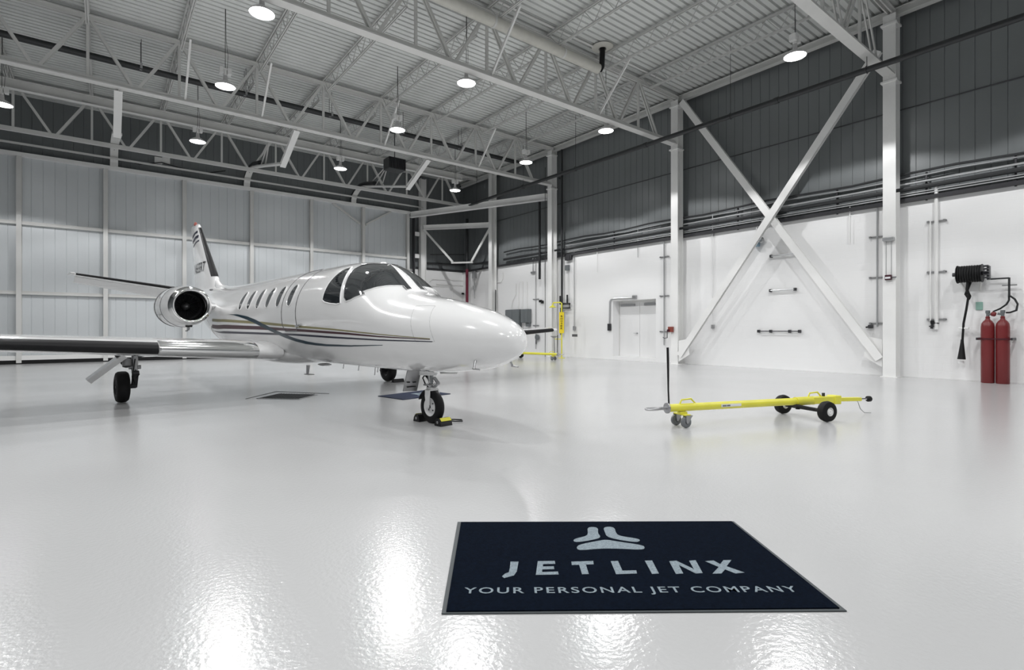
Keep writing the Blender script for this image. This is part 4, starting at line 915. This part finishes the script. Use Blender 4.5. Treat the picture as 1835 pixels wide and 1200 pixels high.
for k, ch in enumerate('SHOWER'):
    text_polys(ch, .09, .085, lambda a, b, k=k: tuple(nrm*.058+tg*(a-.045)+V((0,0,1.89-k*.109+b-.0425))), 'sign_letter', 'black', sg_, bold=.02)
# ================================================================== hose reel and CO2 cylinders
for y, lab, k in ((2.965,'left of two red gas cylinders standing against the right wall',0),(2.695,'right of two red gas cylinders standing against the right wall',1)):
    t = thing('gas_cylinder', lab, 'gas cylinder', (16.98, y, 0), 0, 'red gas cylinders')
    MB().lathe([(.0,.115),(.012,.128),(1.36,.13),(1.44,.118),(1.50,.085),(1.535,.05),(1.56,.042)], (0,0,0), (0,0,1), 36, False).build('body', 'red', t, smooth=60)
    MB().lathe([(1.55,.04),(1.60,.045),(1.62,.03)], (0,0,0), (0,0,1), 20).build('collar', 'red', t)
    m = MB(); m.lathe([(1.60,.03),(1.68,.032),(1.70,.045),(1.76,.045),(1.765,.01)], (0,0,0), (0,0,1), 12); m.cyl((0,0,1.66), (0,-.1 if k == 0 else .09,1.68), .028); m.build('valve', 'greybox', t)
    if k == 0: MB().lathe([(-.05,.03),(-.03,.055),(.03,.055),(.05,.03)], (-.02,-.11,1.67), (0,1,.3), 16, True).build('valve_cap', 'red', t)
t = thing('cylinder_strap', 'dark clamp bar holding the two red cylinders to the wall', 'strap', (16.98, 2.83, 1.07)); MB().box(-.145,-.13,-.30,.30,-.01,.012).build('band', 'maroon', t, smooth=0)
m = MB(); m.box(-.14,.3,.29,.33,-.03,.03); m.box(-.14,.3,-.33,-.29,-.03,.03); m.build('end_clamp', 'dkmetal', t, smooth=0)
t = thing('hose_reel', 'black hose wound on a wall-mounted reel above the red cylinders', 'hose reel', (17.0, 3.28, 2.68))
m = MB()
for i, y in enumerate([-.17+.05*k for k in range(9)]):
    for rr_ in (.155, .185): m.tube([(rr_*math.cos(a), y+.004*math.sin(3*a+i), rr_*math.sin(a)) for a in [2*PI*j/24 for j in range(25)]], .027, 8, False)
m.build('hose_coil', 'tire', t)
for y in (.26, -.21): MB().lathe([(-.008,.05),(-.008,.225),(.008,.225),(.008,.05)], (0,y,0), (0,1,0), 28).build('flange', 'black', t)
MB().tube([(0,.36,0),(0,-.34,0)], .05, 12).build('drum_shaft', 'dkmetal', t)
m = MB()
for k in range(5): m.cbox((-.1+.0*k,-.30,-.12+.07*k), .12,.1,.04)
m.cbox((0,-.33,0), .18,.05,.34); m.build('rewind_gear', 'dkmetal', t, bevel=.01)
m = MB()
for y in (.2, -.2): m.tube([(.0,y,-.2),(.25,y*.6,-.42)], .02, 6); m.tube([(0,y,.0),(.28,y,0)], .03, 6)
m.build('wall_bracket', 'steel', t)
MB().tube([(-.06,.05,-.17),(-.1,.06,-.40),(-.02,.02,-.56),(.06,.05,-.62),(.08,.12,-.50),(.05,.02,-.2)], .028, 10).build('hose_loop', 'tire', t)
hs_ = thing('discharge_horn', 'black hose ending in a long cone horn hanging below the reel', 'hose', (17.05, 3.30, .5))
MB().tube([(0,.04,1.62),(0,.08,1.3),(-.02,.13,.95),(-.02,.15,.55)], .025, 10).build('hose', 'tire', hs_); MB().lathe([(0,.085),(.42,.035),(.5,.03)], (-.02,.17,.05), (0,-.03,1), 20, True).build('horn', 'black', hs_)
m = MB(); m.cbox((.08,.13,.83), .2,.14,.05); m.cbox((.0,.13,.83), .08,.2,.04); m.build('hose_bracket', 'white_steel', hs_, bevel=.01)
MB().lathe([(0,.06),(.05,.06)], (.05,.19,-.05), (0,0,1), 16, True).build('horn_rest', 'white', hs_)
t = thing('supply_pipe', 'black pipe stepping right and down from the hose reel', 'pipe', (17.1, 2.98, 2.53)); o_ = V(t.location)
MB().tube([V((17.1,3.0,2.53))-o_, V((17.1,2.60,2.53))-o_], .02, 8).build('horizontal_run', 'blkpipe', t); MB().tube([V((17.1,2.60,2.54))-o_, V((17.1,2.60,2.10))-o_], .022, 8).build('vertical_run', 'blkpipe', t)
m = MB(); m.cbox(V((17.14,2.60,2.36))-o_, .06,.26,.03); m.build('clamp', 'metal', t)
t = thing('supply_hose', 'black hose pair curling from the pipe down to the red cylinder valves', 'hose', (17.08, 2.6, 2.0)); o_ = V(t.location)
MB().tube([(0,0,.1),(0,.0,0),(-.03,.04,-.1),(-.08,.14,-.2),(-.1,.27,-.27)], .02, 8).build('hose', 'black', t); MB().tube([(0,-.02,.1),(0,-.1,.02),(-.03,-.155,-.1),(-.08,-.14,-.25),(-.1,-.03,-.30),(-.1,.04,-.30)], .02, 8).build('hose', 'black', t)
t = plate(1748.5, 541, 1761, 555, 'green', 'instruction_tag', 'small green and white instruction plate between hose reel and cylinders', 'sign', dep=.03)
# ================================================================== mats and floor grate
def floor_poly(pts, z0, h, name, material, parent, o):
    w = [at_floor(u, v, 0) for u, v in pts]
    return MB().prism([(p.x-o.x, p.y-o.y) for p in w], h, lambda c: (c.x, c.y, c.z+z0)).build(name, material, parent, smooth=0)
cs = [(820,936),(1315,935),(1518,1096),(791,1101)]; W4 = [at_floor(*p) for p in cs]; o_ = sum(W4, V((0,0,0)))/4
t = thing('floor_mat', 'large dark navy entrance mat with grey emblem and lettering in the foreground', 'mat', o_)
MB().prism([(p.x-o_.x, p.y-o_.y) for p in W4], .006, None).build('rubber_edge', 'matedge', t, smooth=0, bevel=.002)
MB().prism([((p.x-o_.x)*.978, (p.y-o_.y)*.972) for p in W4], .006, lambda c: (c.x, c.y, c.z+.005)).build('carpet', 'matblue', t, smooth=0)
Z8 = lambda x, y: (750+x*.43597, 900+y*.43597)
emb = [[(693,108),(739,109),(737,135),(749,147),(739,157),(655,172),(636,168),(640,157),(690,146),(697,134)],
       [(758,108),(805,107),(812,136),(830,146),(905,157),(912,166),(890,172),(800,157),(772,146),(766,130)],
       [(770,160),(815,168),(920,183),(932,194),(920,203),(830,198),(750,197),(670,205),(650,200),(652,187),(670,179),(735,166)]]
for e in emb: floor_poly([Z8(*p) for p in chaikin(e, 2)], .011, .0015, 'emblem', 'matgrey', t, o_)
let = [[(378,252),(411,252),(404,292),(392,309),(352,320),(343,313),(355,302),(371,296),(375,280)],
 [(490,250),(560,249),(562,261),(512,262),(511,272),(556,271),(558,283),(509,284),(508,295),(573,293),(576,305),(482,307)],
 [(628,252),(718,249),(720,263),(688,264),(700,303),(672,304),(660,265),(630,266)],[(790,250),(820,249),(838,289),(895,288),(898,301),(812,304)],[(930,248),(960,247),(988,301),(960,303)],
 [(1030,250),(1060,248),(1132,283),(1112,248),(1139,246),(1168,299),(1140,301),(1070,266),(1088,301),(1058,303)],
 [(1178,250),(1212,247),(1240,262),(1253,246),(1286,245),(1266,271),(1340,297),(1303,301),(1260,284),(1245,301),(1208,302),(1234,274)]]
for p in let: floor_poly([Z8(*q) for q in p], .011, .0015, 'letter', 'matgrey', t, o_)
ax_ = (W4[2]-W4[3]).normalized(); ay_ = V((-ax_.y, ax_.x, 0)); b0 = at_floor(830, 1071)-o_
t1 = at_floor(1437, 1068)-o_
tx = (t1-b0); tl = tx.length; tx.normalize(); ty = V((-tx.y, tx.x, 0))
text_polys('YOUR PERSONAL JET COMPANY', tl, .078, lambda a, b: tuple(b0+tx*a+ty*b+V((0,0,.0125))), 'tagline', 'matgrey', t, spacing=1.22, bold=.012)
cs = [(677,710),(722,716.5),(807.6,706),(761,699.5)]; W4 = [at_floor(*p) for p in cs]; o_ = sum(W4, V((0,0,0)))/4
t = thing('floor_mat', 'smaller blue mat with white marks lying behind the nose wheel', 'mat', o_)
MB().prism([(p.x-o_.x, p.y-o_.y) for p in W4], .012, None).build('carpet', 'mat2', t, smooth=0, bevel=.003)
for f in ((.50,.62,.35,.62),(.66,.74,.35,.62),(.44,.78,.70,.78)):
    q = [W4[0]+(W4[3]-W4[0])*a+(W4[1]-W4[0])*b-o_ for a, b in ((f[0],f[2]),(f[1],f[2]),(f[1],f[3]),(f[0],f[3]))]
    MB().prism([(p.x,p.y) for p in q], .002, lambda c: (c.x,c.y,c.z+.012)).build('mark', 'matgrey', t, smooth=0)
cs = [(462,713.8),(535,715.2),(567,707.5),(500,705.2)]; W4 = [at_floor(*p) for p in cs]; o_ = sum(W4, V((0,0,0)))/4
t = thing('floor_grate', 'flat black rectangular drain grate in the floor under the fuselage', 'drain', o_)
MB().prism([(p.x-o_.x, p.y-o_.y) for p in W4], .006, None).build('grate', 'grate', t, smooth=0)
m = MB(); q = [(p-o_)*1.02 for p in W4]
for i in range(4): m.beam(q[i]+V((0,0,.004)), q[(i+1)%4]+V((0,0,.004)), .03, .008)
m.build('frame', 'metal', t, smooth=0)
m = MB(); e1 = (W4[1]-W4[0]); e2 = W4[3]-W4[0]
for i in range(1, 14): m.beam(W4[0]-o_+e1*i/14+V((0,0,.008)), W4[0]-o_+e1*i/14+e2+V((0,0,.008)), .012, .006)
m.build('bar_row', 'dkmetal', t, smooth=0)
# saw-cut joint around the grate
o = MB().tube([at_floor(440,714.5,0)+V((0,0,0)), at_floor(495,701.5,0), at_floor(590,705.2,0)], .007, 4).build('floor_joint', 'seam'); struct(o); o.name = 'trim_2'
